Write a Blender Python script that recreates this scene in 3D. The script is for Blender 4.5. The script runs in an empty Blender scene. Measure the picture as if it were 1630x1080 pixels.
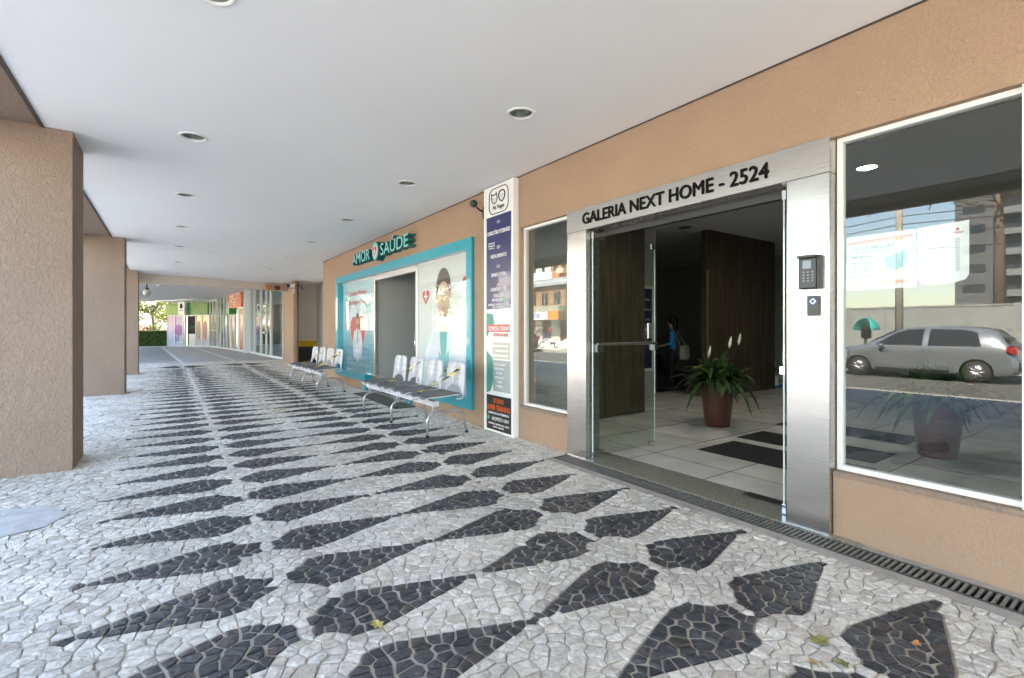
import bpy, math, random
from mathutils import Vector, Matrix
R = math.radians
random.seed(7)
C = bpy.context.scene.collection

# ------------------------------------------------------------ camera, sky, sun
sc = bpy.context.scene
cam_d = bpy.data.cameras.new('camera')
cam = bpy.data.objects.new('camera', cam_d); C.objects.link(cam)
cam.location = (0, 0, 1.4)
cam.rotation_euler = (R(90), 0, R(-35))
cam_d.sensor_width = 36; cam_d.lens = 36*779/1630
cam_d.shift_y = -16/1630
cam_d.clip_start = 0.05; cam_d.clip_end = 2000
sc.camera = cam
SUN_EL, SUN_AZ = 48, 100          # azimuth clockwise from +Y
w = bpy.data.worlds.new('World'); sc.world = w; w.use_nodes = True
nt = w.node_tree; bgn = nt.nodes['Background']
sky = nt.nodes.new('ShaderNodeTexSky'); sky.sky_type = 'NISHITA'; sky.sun_disc = False
sky.sun_elevation = R(SUN_EL); sky.sun_rotation = R(SUN_AZ)
sky.air_density = 1.0; sky.dust_density = .7; sky.ozone_density = 1.0
nt.links.new(sky.outputs[0], bgn.inputs[0]); bgn.inputs[1].default_value = 0.12
sd = bpy.data.lights.new('sun', 'SUN'); sd.energy = 5.0; sd.angle = R(0.5); sd.color = (1, .95, .87)
so = bpy.data.objects.new('sun', sd); C.objects.link(so)
d = Vector((math.sin(R(SUN_AZ))*math.cos(R(SUN_EL)), math.cos(R(SUN_AZ))*math.cos(R(SUN_EL)), math.sin(R(SUN_EL))))
so.rotation_euler = d.to_track_quat('Z', 'Y').to_euler(); so.location = (20, 0, 40)
sc.view_settings.view_transform = 'Standard'; sc.view_settings.look = 'None'
sc.view_settings.gamma = 1; sc.view_settings.exposure = 3.85
sc.view_settings.use_white_balance = True; sc.view_settings.white_balance_temperature = 7500; sc.view_settings.white_balance_tint = 10
try:
    sc.cycles.max_bounces = 10; sc.cycles.diffuse_bounces = 5; sc.cycles.glossy_bounces = 5
    sc.cycles.transparent_max_bounces = 16; sc.cycles.sample_clamp_indirect = 8
except Exception: pass

# ------------------------------------------------------------ materials
def s2l(c):
    f = lambda v: v/12.92 if v <= .04045 else ((v+.055)/1.055)**2.4
    return tuple(f(x/255) for x in c)+(1,)
MATS = {}
def mat(name, col, rough=.6, metal=0, noise=0, nscale=8, bump=0, bscale=60, spec=.5, coat=0, emit=0, detail=4, aniso=0):
    if name in MATS: return MATS[name]
    m = bpy.data.materials.new(name); m.use_nodes = True; MATS[name] = m
    n = m.node_tree.nodes; l = m.node_tree.links; b = n['Principled BSDF']
    c = s2l(col) if max(col) > 1 else tuple(col)+(1,)
    b.inputs['Base Color'].default_value = c
    b.inputs['Roughness'].default_value = rough; b.inputs['Metallic'].default_value = metal
    b.inputs['Specular IOR Level'].default_value = spec
    b.inputs['Coat Weight'].default_value = coat
    b.inputs['Anisotropic'].default_value = aniso
    if emit:
        b.inputs['Emission Color'].default_value = c; b.inputs['Emission Strength'].default_value = emit
    tc = n.new('ShaderNodeTexCoord')
    if noise:
        nz = n.new('ShaderNodeTexNoise'); nz.inputs['Scale'].default_value = nscale; nz.inputs['Detail'].default_value = 6
        l.new(tc.outputs['Object'], nz.inputs['Vector'])
        mx = n.new('ShaderNodeMix'); mx.data_type = 'RGBA'
        mx.inputs['A'].default_value = tuple(min(1, x*(1-noise)) for x in c[:3])+(1,)
        mx.inputs['B'].default_value = tuple(min(1, x*(1+noise)) for x in c[:3])+(1,)
        l.new(nz.outputs['Fac'], mx.inputs['Factor']); l.new(mx.outputs['Result'], b.inputs['Base Color'])
    if bump:
        bz = n.new('ShaderNodeTexNoise'); bz.inputs['Scale'].default_value = bscale; bz.inputs['Detail'].default_value = detail
        l.new(tc.outputs['Object'], bz.inputs['Vector'])
        bp = n.new('ShaderNodeBump'); bp.inputs['Distance'].default_value = bump; bp.inputs['Strength'].default_value = 1
        l.new(bz.outputs['Fac'], bp.inputs['Height']); l.new(bp.outputs['Normal'], b.inputs['Normal'])
    return m
def nodes_of(m): return m.node_tree.nodes, m.node_tree.links, m.node_tree.nodes['Principled BSDF']

def plaster(name, col, dist=.004, scale=22):
    m = mat(name, col, .92, spec=.2)
    n, l, b = nodes_of(m)
    tc = n.new('ShaderNodeTexCoord')
    # broad stains
    nz = n.new('ShaderNodeTexNoise'); nz.inputs['Scale'].default_value = 1.3; nz.inputs['Detail'].default_value = 8; nz.inputs['Roughness'].default_value = .65
    l.new(tc.outputs['Object'], nz.inputs['Vector'])
    c = b.inputs['Base Color'].default_value[:]
    mx = n.new('ShaderNodeMix'); mx.data_type = 'RGBA'
    mx.inputs['A'].default_value = tuple(x*.80 for x in c[:3])+(1,); mx.inputs['B'].default_value = tuple(x*1.16 for x in c[:3])+(1,)
    l.new(nz.outputs['Fac'], mx.inputs['Factor'])
    # trowelled relief: wormy ridges
    mp = n.new('ShaderNodeMapping'); mp.inputs['Scale'].default_value = (1, 1, .75); l.new(tc.outputs['Object'], mp.inputs['Vector'])
    n1 = n.new('ShaderNodeTexNoise'); n1.inputs['Scale'].default_value = scale; n1.inputs['Detail'].default_value = 5; n1.inputs['Distortion'].default_value = .9; n1.inputs['Roughness'].default_value = .6
    l.new(mp.outputs['Vector'], n1.inputs['Vector'])
    cr = n.new('ShaderNodeMapRange'); cr.inputs['From Min'].default_value = .38; cr.inputs['From Max'].default_value = .62; cr.interpolation_type = 'SMOOTHSTEP'
    l.new(n1.outputs['Fac'], cr.inputs['Value'])
    n2 = n.new('ShaderNodeTexNoise'); n2.inputs['Scale'].default_value = scale*7; n2.inputs['Detail'].default_value = 3
    l.new(tc.outputs['Object'], n2.inputs['Vector'])
    ad = n.new('ShaderNodeMath'); ad.operation = 'MULTIPLY_ADD'; ad.inputs[1].default_value = .35
    l.new(n2.outputs['Fac'], ad.inputs[0]); l.new(cr.outputs['Result'], ad.inputs[2])
    bp = n.new('ShaderNodeBump'); bp.inputs['Distance'].default_value = dist
    l.new(ad.outputs[0], bp.inputs['Height']); l.new(bp.outputs['Normal'], b.inputs['Normal'])
    l.new(mx.outputs['Result'], b.inputs['Base Color'])
    return m
M_WALL = plaster('wall_plaster', (168, 141, 119), .0022, 48)
M_COL = plaster('column_plaster', (147, 128, 114), .0045, 30)
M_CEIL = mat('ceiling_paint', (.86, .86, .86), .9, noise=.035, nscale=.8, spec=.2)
M_WHITE = mat('white_paint', (.78, .78, .76), .45)
M_DARK = mat('black_plastic', (.015, .015, .016), .35)
M_SHADOWGAP = mat('shadow_gap', (.06, .045, .035), .8)  # dark strip colour standing for the shade in the ceiling gap
M_CHROME = mat('polished_metal', (.75, .75, .76), .15, 1)
M_ALU = mat('aluminium', (.62, .62, .63), .35, .9)
M_TEAL = mat('teal_panel', (0, 150, 168), .3, coat=.3)
M_CONC = mat('concrete', (.36, .35, .33), .85, noise=.25, nscale=5, bump=.002, bscale=90)

def brushed(name, vertical=True, rough=.27):
    m = mat(name, (.53, .51, .49), rough, 1, aniso=.6)
    n, l, b = nodes_of(m)
    tc = n.new('ShaderNodeTexCoord'); mp = n.new('ShaderNodeMapping')
    mp.inputs['Scale'].default_value = (3, 3, 900) if not vertical else (600, 600, 2)
    l.new(tc.outputs['Object'], mp.inputs['Vector'])
    nz = n.new('ShaderNodeTexNoise'); nz.inputs['Scale'].default_value = 1; nz.inputs['Detail'].default_value = 3
    l.new(mp.outputs['Vector'], nz.inputs['Vector'])
    mr = n.new('ShaderNodeMapRange'); mr.inputs['To Min'].default_value = rough-.07; mr.inputs['To Max'].default_value = rough+.12
    l.new(nz.outputs['Fac'], mr.inputs['Value']); l.new(mr.outputs['Result'], b.inputs['Roughness'])
    bp = n.new('ShaderNodeBump'); bp.inputs['Distance'].default_value = .0001; bp.inputs['Strength'].default_value = .4
    l.new(nz.outputs['Fac'], bp.inputs['Height'])
    # slow waviness of the sheet
    n2 = n.new('ShaderNodeTexNoise'); n2.inputs['Scale'].default_value = 1.5; l.new(tc.outputs['Object'], n2.inputs['Vector'])
    b2 = n.new('ShaderNodeBump'); b2.inputs['Distance'].default_value = .01; b2.inputs['Strength'].default_value = .5
    l.new(n2.outputs['Fac'], b2.inputs['Height']); l.new(bp.outputs['Normal'], b2.inputs['Normal'])
    l.new(b2.outputs['Normal'], b.inputs['Normal'])
    return m
M_STEEL = brushed('brushed_steel', False)
M_STEEL2 = brushed('brushed_steel_lit', False, .24); M_STEEL2.node_tree.nodes['Principled BSDF'].inputs['Base Color'].default_value = (.60, .565, .53, 1)  # lintel's lighter copy, tinted for the sunlit ground it mirrors

def glass(name, tint=(.8, .85, .83), refl=.10, rough=0.0):
    if name in MATS: return MATS[name]
    m = bpy.data.materials.new(name); m.use_nodes = True; MATS[name] = m
    n = m.node_tree.nodes; l = m.node_tree.links; n.clear()
    o = n.new('ShaderNodeOutputMaterial'); t = n.new('ShaderNodeBsdfTransparent'); g = n.new('ShaderNodeBsdfGlossy')
    t.inputs[0].default_value = tint+(1,); g.inputs['Roughness'].default_value = rough; g.inputs[0].default_value = (1, 1, 1, 1)
    lw = n.new('ShaderNodeLayerWeight'); lw.inputs['Blend'].default_value = .5      # thin sheet: Schlick on the facing angle, same from both sides
    pw_ = n.new('ShaderNodeMath'); pw_.operation = 'POWER'; pw_.inputs[1].default_value = 5; l.new(lw.outputs['Facing'], pw_.inputs[0])
    ad = n.new('ShaderNodeMath'); ad.operation = 'MULTIPLY_ADD'; ad.use_clamp = True; ad.inputs[1].default_value = .55; ad.inputs[2].default_value = refl
    l.new(pw_.outputs[0], ad.inputs[0])
    mx = n.new('ShaderNodeMixShader'); l.new(ad.outputs[0], mx.inputs[0]); l.new(t.outputs[0], mx.inputs[1]); l.new(g.outputs[0], mx.inputs[2])
    l.new(mx.outputs[0], o.inputs[0])
    return m
M_GLASS = glass('window_glass', (.88, .91, .90), .04)
M_DOORGLASS = glass('door_glass', (.86, .91, .88), .025)
M_SHOPGLASS = glass('shop_glass', (.80, .86, .84), .10)

# ------------------------------------------------------------ geometry helpers
class MB:
    """collects faces of several shapes into one mesh"""
    def __init__(s): s.v = []; s.f = []; s.mi = []; s.sm = []; s.m = Matrix.Identity(4); s.cur = 0
    def add(s, vs, fs, smooth=False):
        o = len(s.v); s.v += [tuple(s.m @ Vector(p)) for p in vs]
        for f in fs: s.f.append(tuple(o+i for i in f)); s.mi.append(s.cur); s.sm.append(smooth)
        return s
    def box(s, a, b):
        x0, y0, z0 = (min(a[i], b[i]) for i in range(3)); x1, y1, z1 = (max(a[i], b[i]) for i in range(3))
        return s.add([(x0,y0,z0),(x1,y0,z0),(x1,y1,z0),(x0,y1,z0),(x0,y0,z1),(x1,y0,z1),(x1,y1,z1),(x0,y1,z1)],
                     [(0,3,2,1),(4,5,6,7),(0,1,5,4),(1,2,6,5),(2,3,7,6),(3,0,4,7)])
    def quad(s, a, b, c, d): return s.add([a,b,c,d], [(0,1,2,3)])
    def prism(s, pts, a, b, axis='x'):
        """polygon pts (2-D) extruded from a to b along axis"""
        n = len(pts)
        def P(p, h):
            return {'x': (h, p[0], p[1]), 'y': (p[0], h, p[1]), 'z': (p[0], p[1], h)}[axis]
        vs = [P(p, a) for p in pts]+[P(p, b) for p in pts]
        fs = [tuple(range(n))[::-1], tuple(range(n, 2*n))]+[(i, (i+1) % n, n+(i+1) % n, n+i) for i in range(n)]
        return s.add(vs, fs)
    def lathe(s, prof, c=(0,0,0), n=24, smooth=True):
        vs = []; fs = []
        for r, z in prof:
            for k in range(n):
                a = 2*math.pi*k/n; vs.append((c[0]+r*math.cos(a), c[1]+r*math.sin(a), c[2]+z))
        for i in range(len(prof)-1):
            for k in range(n):
                fs.append((i*n+k, i*n+(k+1) % n, (i+1)*n+(k+1) % n, (i+1)*n+k))
        return s.add(vs, fs, smooth)
    def tube(s, pts, r, n=8, caps=True):
        pts = [Vector(p) for p in pts]; vs = []; fs = []
        rs = r if isinstance(r, (list, tuple)) else [r]*len(pts)
        up = None
        for i, p in enumerate(pts):
            t = (pts[min(i+1, len(pts)-1)]-pts[max(i-1, 0)]).normalized()
            if up is None:
                up = Vector((0,0,1)) if abs(t.z) < .9 else Vector((1,0,0))
            a = t.cross(up).normalized(); b = a.cross(t).normalized(); up = b
            for k in range(n):
                q = 2*math.pi*k/n; vs.append(tuple(p+(a*math.cos(q)+b*math.sin(q))*rs[i]))
        for i in range(len(pts)-1):
            for k in range(n): fs.append((i*n+k, i*n+(k+1) % n, (i+1)*n+(k+1) % n, (i+1)*n+k))
        if caps: fs += [tuple(range(n))[::-1], tuple((len(pts)-1)*n+k for k in range(n))]
        return s.add(vs, fs, True)
    def ball(s, c, r, n=12, m=8):
        rx, ry, rz = r if isinstance(r, (tuple, list)) else (r,)*3
        vs = []; fs = []
        for i in range(m+1):
            t = math.pi*i/m
            for k in range(n):
                a = 2*math.pi*k/n; vs.append((c[0]+rx*math.sin(t)*math.cos(a), c[1]+ry*math.sin(t)*math.sin(a), c[2]+rz*math.cos(t)))
        for i in range(m):
            for k in range(n): fs.append((i*n+k, (i+1)*n+k, (i+1)*n+(k+1) % n, i*n+(k+1) % n))
        return s.add(vs, fs, True)
    def build(s, name, mats, parent=None, bevel=0, segs=2):
        me = bpy.data.meshes.new(name); me.from_pydata(s.v, [], s.f)
        ms = mats if isinstance(mats, (list, tuple)) else [mats]
        for m in ms: me.materials.append(m)
        me.polygons.foreach_set('material_index', s.mi); me.polygons.foreach_set('use_smooth', s.sm)
        me.validate(); me.update()
        o = bpy.data.objects.new(name, me); C.objects.link(o)
        if parent: o.parent = parent
        if bevel:
            b = o.modifiers.new('bevel', 'BEVEL'); b.width = bevel; b.segments = segs; b.limit_method = 'ANGLE'; b.angle_limit = R(40)
        return o
def thing(name, label, cat, loc=(0,0,0), rz=0, group=None):
    o = bpy.data.objects.new(name, None); C.objects.link(o); o.location = loc; o.rotation_euler = (0, 0, rz)
    o.empty_display_size = .1
    return tag(o, label, cat, group)
def tag(o, label, cat, group=None):
    o['label'] = label; o['category'] = cat
    if group: o['group'] = group
    return o
def struct(o): o['kind'] = 'structure'; return o
def stuff(o, label, cat): o['kind'] = 'stuff'; o['label'] = label; o['category'] = cat; return o
def copy_tree(o, parent=None):
    c = o.copy(); C.objects.link(c)
    if parent: c.parent = parent
    for ch in list(o.children): copy_tree(ch, c)
    return c
WM = Matrix(((0, 0, -1, 0), (-1, 0, 0, 0), (0, 1, 0, 0), (0, 0, 0, 1)))   # text frame on the facade: right = -Y, up = +Z, out = -X
def text(body, size, m4, material, parent, name='lettering', align='CENTER', extrude=.001, weight=0.0, sx=1.0, shear=0):
    cu = bpy.data.curves.new('t', 'FONT'); cu.body = body; cu.size = size; cu.align_x = align; cu.align_y = 'BOTTOM_BASELINE'
    cu.extrude = extrude; cu.resolution_u = 3; cu.shear = shear
    to = bpy.data.objects.new('t', cu); C.objects.link(to)
    bpy.context.view_layer.update()
    dg = bpy.context.evaluated_depsgraph_get()
    me = bpy.data.meshes.new_from_object(to.evaluated_get(dg))
    bpy.data.objects.remove(to); bpy.data.curves.remove(cu)
    if weight:
        import numpy as np
        n = len(me.vertices); co = np.empty(n*3, 'f'); me.vertices.foreach_get('co', co); co = co.reshape(-1, 3); w_ = weight*size*1.1
        vs = []; fs = []
        for i, (a, b) in enumerate(((0, 0), (w_, 0), (-w_, 0), (0, w_), (0, -w_))):
            vs += [(p[0]+a, p[1]+b, p[2]+.00012*i) for p in co.tolist()]; fs += [tuple(v+n*i for v in p.vertices) for p in me.polygons]
        m3 = bpy.data.meshes.new('t'); m3.from_pydata(vs, [], fs); bpy.data.meshes.remove(me); me = m3
    me.transform(Matrix.Scale(sx, 4, (1, 0, 0))); me.transform(m4); me.materials.clear(); me.materials.append(material); me.name = name
    o = bpy.data.objects.new(name, me); C.objects.link(o); o.parent = parent
    return o
def wtext(body, y, z, size, x, material, parent, fit=None, **k):
    """text on a facade-parallel plane, facing -X, centred at y; fit = width to squeeze into"""
    o = text(body, size, Matrix.Translation((0, 0, 0)), material, parent, **k)
    xs = [v.co.x for v in o.data.vertices]
    s = 1.0
    if fit and xs: s = fit/(max(xs)-min(xs))
    o.data.transform(Matrix.Translation((x, y, z)) @ WM @ Matrix.Scale(s, 4, (1, 0, 0)))
    return o
def flat(name, pts, x, material, parent, thick=.001):
    """printed shape: pts are (y, z) on the plane x, facing -X"""
    return MB().prism(pts, x, x+thick, 'x').build(name, material, parent)
def ell(cy, cz, ry, rz, n=24, a0=0, a1=360):
    return [(cy+ry*math.cos(R(a0+(a1-a0)*k/n)), cz+rz*math.sin(R(a0+(a1-a0)*k/n))) for k in range(n + (0 if a1-a0 == 360 else 1))]
def heart(cy, cz, s, n=28):
    out = []
    for k in range(n):
        t = 2*math.pi*k/n
        out.append((cy+s*16*math.sin(t)**3/17, cz+s*(13*math.cos(t)-5*math.cos(2*t)-2*math.cos(3*t)-math.cos(4*t))/17))
    return out
def rect(y0, y1, z0, z1): return [(y0, z0), (y1, z0), (y1, z1), (y0, z1)]

D = 3.69; G = 3.77; CZ = 3.36

# ------------------------------------------------------------ stone pavement
def pavement():
    P = .545; SP = (.51, 2.34); Y0 = 1.34
    seeds = []; bucket = {}; BS = .1
    def near(x, y, r):
        i, j = int(x//BS), int(y//BS)
        for a in (-1, 0, 1):
            for b in (-1, 0, 1):
                for q in bucket.get((i+a, j+b), ()):
                    s = seeds[q]
                    if (s[0]-x)**2+(s[1]-y)**2 < r*r: return True
        return False
    def put(x, y, k, r, wgt=0.0):
        if near(x, y, r): return
        seeds.append((x, y, k, wgt)); bucket.setdefault((int(x//BS), int(y//BS)), []).append(len(seeds)-1)
    def kite(wy=1.0, ln=.87):
        top = [(.03, 0), (.032, .085)]
        for a in (-66, -52, -38, -24): top.append((.19*math.cos(R(a)), .2725+.19*math.sin(R(a))))
        for k in range(1, 9):
            t = k/8; top.append((.195+(ln-.195)*t, .228*(1-t)**.96 if k < 8 else 0.0))
        return [(u, v*wy) for u, v in top]+[(u, -v*wy) for u, v in top[::-1][1:-1]]
    rng = random.Random(3)
    polys = []
    k = -4
    while Y0+P*k < 20.9:
        for sx in SP:
            for sgn in (1, -1):
                e = [rng.uniform(-.012, .012) for _ in range(4)]
                ln = .925+rng.uniform(-.03, .04)
                polys.append([(sx+sgn*u+e[0], Y0+P*k+v*(1+e[1]*2)+e[2]+.02*math.sin(u*3+k)) for u, v in kite(1, ln)])
        k += 1
    for sx in (.40, 2.44):
        for sgn in (1, -1): polys.append([(sx+sgn*u*.95, 21.75+.1*(sx)+v) for u, v in kite(3.6, .87)])
    def inpoly(x, y, pl):
        c = False; n = len(pl); j = n-1
        for i in range(n):
            if (pl[i][1] > y) != (pl[j][1] > y) and x < (pl[j][0]-pl[i][0])*(y-pl[i][1])/(pl[j][1]-pl[i][1])+pl[i][0]: c = not c
            j = i
        return c
    # seeds in mirrored pairs along every outline
    for pl in polys:
        pl2 = pl
        y = sum(p[1] for p in pl)/len(pl)
        st = .066 if y < 9 else .09; of = .026 if y < 9 else .034
        n = len(pl2); acc = st*.5
        for i in range(n):
            a = Vector(pl2[i]); b = Vector(pl2[(i+1) % n]); dl = (b-a).length
            if dl < 1e-5: continue
            t = (b-a)/dl; nn = Vector((-t.y, t.x))
            while acc < dl:
                p = a+t*acc; j = rng.uniform(.8, 1.2)
                for _ in range(3):
                    if inpoly(p.x+nn.x*of*j, p.y+nn.y*of*j, pl2) != inpoly(p.x-nn.x*of*j, p.y-nn.y*of*j, pl2): break
                    j *= .62
                q1 = p+nn*of*j; q2 = p-nn*of*j
                if inpoly(q1.x, q1.y, pl2): q1, q2 = q2, q1       # q1 outside, q2 inside
                put(q2.x, q2.y, 1 if inpoly(q2.x, q2.y, pl2) else 0, st*(.55 if j > .7 else .42)); put(q1.x, q1.y, 0, st*(.55 if j > .7 else .36))
                acc += st*rng.uniform(.85, 1.2)
            acc -= dl
    # void seeds fence off the grate strip, the facade and the outer edge
    def void(a, b, inside):
        a = Vector(a); b = Vector(b); L = (b-a).length; t = (b-a)/L; nn = Vector(inside); s = 0
        while s < L:
            p = a+t*s; q = p+nn*.03; r_ = p-nn*.03
            put(q.x, q.y, 0, .03); seeds.append((r_.x, r_.y, -1, 0.0)); bucket.setdefault((int(r_.x//BS), int(r_.y//BS)), []).append(len(seeds)-1)
            s += .06
    void((3.33, .0), (3.33, 4.13), (-1, 0)); void((3.33, 4.13), (D, 4.13), (0, 1)); void((D, 4.13), (D, 14.9), (-1, 0))
    void((-2.2, 0), (-2.2, 24.4), (1, 0))
    y = .05; row = 0
    while y < 24.4:
        sp = .072 if y < 9 else .098
        x = -2.2+(row % 2)*sp*.55
        while x < (4.2 if y > 14.9 else D):
            if not (x > 3.33 and y < 4.13):
                xx = x+rng.uniform(-.26, .26)*sp; yy = y+rng.uniform(-.17, .17)*sp+.07*math.sin(x*1.7+y*.7)+.02*math.sin(x*7+y*3)
                kk = 0
                if -.55 < xx < 3.4:
                    for sx in SP:
                        u = abs(xx-sx)
                        if u < .9:
                            dy = abs(((yy-Y0+P/2) % P)-P/2)
                            if u > .03 and dy < .23 and u*u+(P/2-dy)**2 > .036 and (u < .2 or dy < .228*max(0, 1-(u-.195)/.72)) and yy < 20.95: kk = 1
                    if yy > 20.9:
                        kk = 0
                        for pl in polys[-4:]:
                            if inpoly(xx, yy, pl): kk = 1
                put(xx, yy, kk, sp*.55, rng.uniform(-.0009, .0009))
            x += sp*rng.uniform(1.0, 1.5)
        y += sp*.84; row += 1
    V = []; F = []; MI = []; T = []
    for si, (x, y, kd, wi) in enumerate(seeds):
        if kd < 0: continue
        i, j = int(x//BS), int(y//BS)
        nb = []
        for a in (-2, -1, 0, 1, 2):
            for b in (-2, -1, 0, 1, 2):
                for q in bucket.get((i+a, j+b), ()):
                    if q != si:
                        dx = seeds[q][0]-x; dy = seeds[q][1]-y; dd = dx*dx+dy*dy
                        if dd < .04 and dd > 1e-8: nb.append((dd, dx, dy, wi-seeds[q][3]))
        nb.sort()
        h = .085
        pl = [(-h, -h), (h, -h), (h, h), (-h, h)]; mr = 2*h*h
        for dd, dx, dy, dw in nb:
            if dd > 4*mr+.004: break
            out = []; n = len(pl); hd = max((dd+dw)/2, dd*.2)
            for a in range(n):
                p = pl[a]; q = pl[(a+1) % n]
                sp_ = p[0]*dx+p[1]*dy-hd; sq = q[0]*dx+q[1]*dy-hd
                if sp_ <= 0: out.append(p)
                if (sp_ < 0 < sq) or (sq < 0 < sp_):
                    t = sp_/(sp_-sq); out.append((p[0]+(q[0]-p[0])*t, p[1]+(q[1]-p[1])*t))
            pl = out
            if len(pl) < 3: break
            mr = max(p[0]**2+p[1]**2 for p in pl)
        if len(pl) < 3: continue
        # drop tiny edges
        q = []
        for a in range(len(pl)):
            p0 = pl[a-1]; p1 = pl[a]
            if (p0[0]-p1[0])**2+(p0[1]-p1[1])**2 > 1.2e-4: q.append(p1)
        if len(q) < 3: continue
        pl = q; n = len(pl)
        cx = sum(p[0] for p in pl)/n; cy = sum(p[1] for p in pl)/n
        g = rng.uniform(.0012, .0034)+(.0032 if kd else 0)
        tx = rng.gauss(0, .06); ty = rng.gauss(0, .06); zz = rng.gauss(0, .0011); tone = rng.random()
        o = len(V)
        rings = []
        for gg, z0 in ((g, -.012), (g+.0015, -.0025), (g+.004, -.0003)):
            for p in pl:
                dx = p[0]-cx; dy = p[1]-cy; L = math.hypot(dx, dy)+1e-6; s = max(.25, 1-gg*1.25/L)
                jx = rng.uniform(-.0012, .0012); jy = rng.uniform(-.0012, .0012)
                px = cx+dx*s+jx; py = cy+dy*s+jy
                z = z0+(0 if z0 < -.01 else tx*px+ty*py+zz+rng.uniform(-.0009, .0009))
                V.append((x+px, y+py, z)); T.append(tone)
        V.append((x+cx+rng.uniform(-.006, .006), y+cy+rng.uniform(-.006, .006), .0015+zz+rng.uniform(-.003, .004))); T.append(tone)
        ce = len(V)-1
        for a in range(n):
            b = (a+1) % n
            F.append((o+a, o+b, o+n+b, o+n+a)); F.append((o+n+a, o+n+b, o+2*n+b, o+2*n+a)); F.append((o+2*n+a, o+2*n+b, ce))
            MI += [1+kd]*3
    o = len(V)
    gp = [(-2.2, -5), (3.34, -5), (3.34, 4.125), (D+.02, 4.125), (D+.02, 14.95), (4.3, 14.95), (4.3, 24.4), (-2.2, 24.4)]
    V += [(a, b, -.008) for a, b in gp]; T += [.5]*8
    F.append(tuple(range(o, o+8))); MI.append(0)
    me = bpy.data.meshes.new('pavement'); me.from_pydata(V, [], F)
    at = me.attributes.new('tone', 'FLOAT', 'POINT'); at.data.foreach_set('value', T)
    # materials
    def stone(nm, cols, rough, bd):
        m = mat(nm, (.5, .5, .5), rough, spec=.5); nn, l, b = nodes_of(m)
        a = nn.new('ShaderNodeAttribute'); a.attribute_name = 'tone'
        cr = nn.new('ShaderNodeValToRGB'); l.new(a.outputs['Fac'], cr.inputs[0])
        el = cr.color_ramp.elements
        el[0].position = 0; el[0].color = cols[0]+(1,); el[1].position = 1; el[1].color = cols[-1]+(1,)
        for i, c in enumerate(cols[1:-1]):
            e = el.new((i+1)/(len(cols)-1)); e.color = c+(1,)
        tc = nn.new('ShaderNodeTexCoord')
        nz = nn.new('ShaderNodeTexNoise'); nz.inputs['Scale'].default_value = 30; nz.inputs['Detail'].default_value = 7; nz.inputs['Distortion'].default_value = .8; nz.inputs['Roughness'].default_value = .65
        l.new(tc.outputs['Object'], nz.inputs['Vector'])
        big = nn.new('ShaderNodeTexNoise'); big.inputs['Scale'].default_value = 1.1; big.inputs['Detail'].default_value = 7; big.inputs['Roughness'].default_value = .7
        l.new(tc.outputs['Object'], big.inputs['Vector'])
        mr = nn.new('ShaderNodeMapRange'); mr.inputs['From Min'].default_value = .3; mr.inputs['From Max'].default_value = .7; mr.inputs['To Min'].default_value = .62; mr.inputs['To Max'].default_value = 1.12
        l.new(nz.outputs['Fac'], mr.inputs['Value'])
        mr2 = nn.new('ShaderNodeMapRange'); mr2.inputs['From Min'].default_value = .3; mr2.inputs['From Max'].default_value = .6; mr2.inputs['To Min'].default_value = .72; mr2.inputs['To Max'].default_value = 1.03
        l.new(big.outputs['Fac'], mr2.inputs['Value'])
        mu = nn.new('ShaderNodeMath'); mu.operation = 'MULTIPLY'; l.new(mr.outputs[0], mu.inputs[0]); l.new(mr2.outputs[0], mu.inputs[1])
        hs = nn.new('ShaderNodeHueSaturation'); l.new(cr.outputs[0], hs.inputs['Color']); l.new(mu.outputs[0], hs.inputs['Value'])
        l.new(hs.outputs[0], b.inputs['Base Color'])
        bp = nn.new('ShaderNodeBump'); bp.inputs['Distance'].default_value = bd; l.new(nz.outputs['Fac'], bp.inputs['Height']); l.new(bp.outputs['Normal'], b.inputs['Normal'])
        return m
    MW = stone('white_limestone', [(.56, .51, .45), (.79, .75, .69), (.85, .815, .76), (.69, .655, .61), (.80, .74, .66)], .45, .020)
    MK = stone('black_basalt', [(.036, .040, .048), (.056, .063, .075), (.026, .030, .038), (.074, .080, .092), (.080, .064, .058)], .36, .018)
    MG = mat('grout', (.42, .385, .34), .95, noise=.3, nscale=3, bump=.003, bscale=120)
    for m in (MG, MW, MK): me.materials.append(m)
    me.polygons.foreach_set('material_index', MI); me.validate(); me.update()
    ob = bpy.data.objects.new('pavement', me); C.objects.link(ob); struct(ob)
    print('stones', len(seeds), 'faces', len(F))
pavement()

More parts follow.
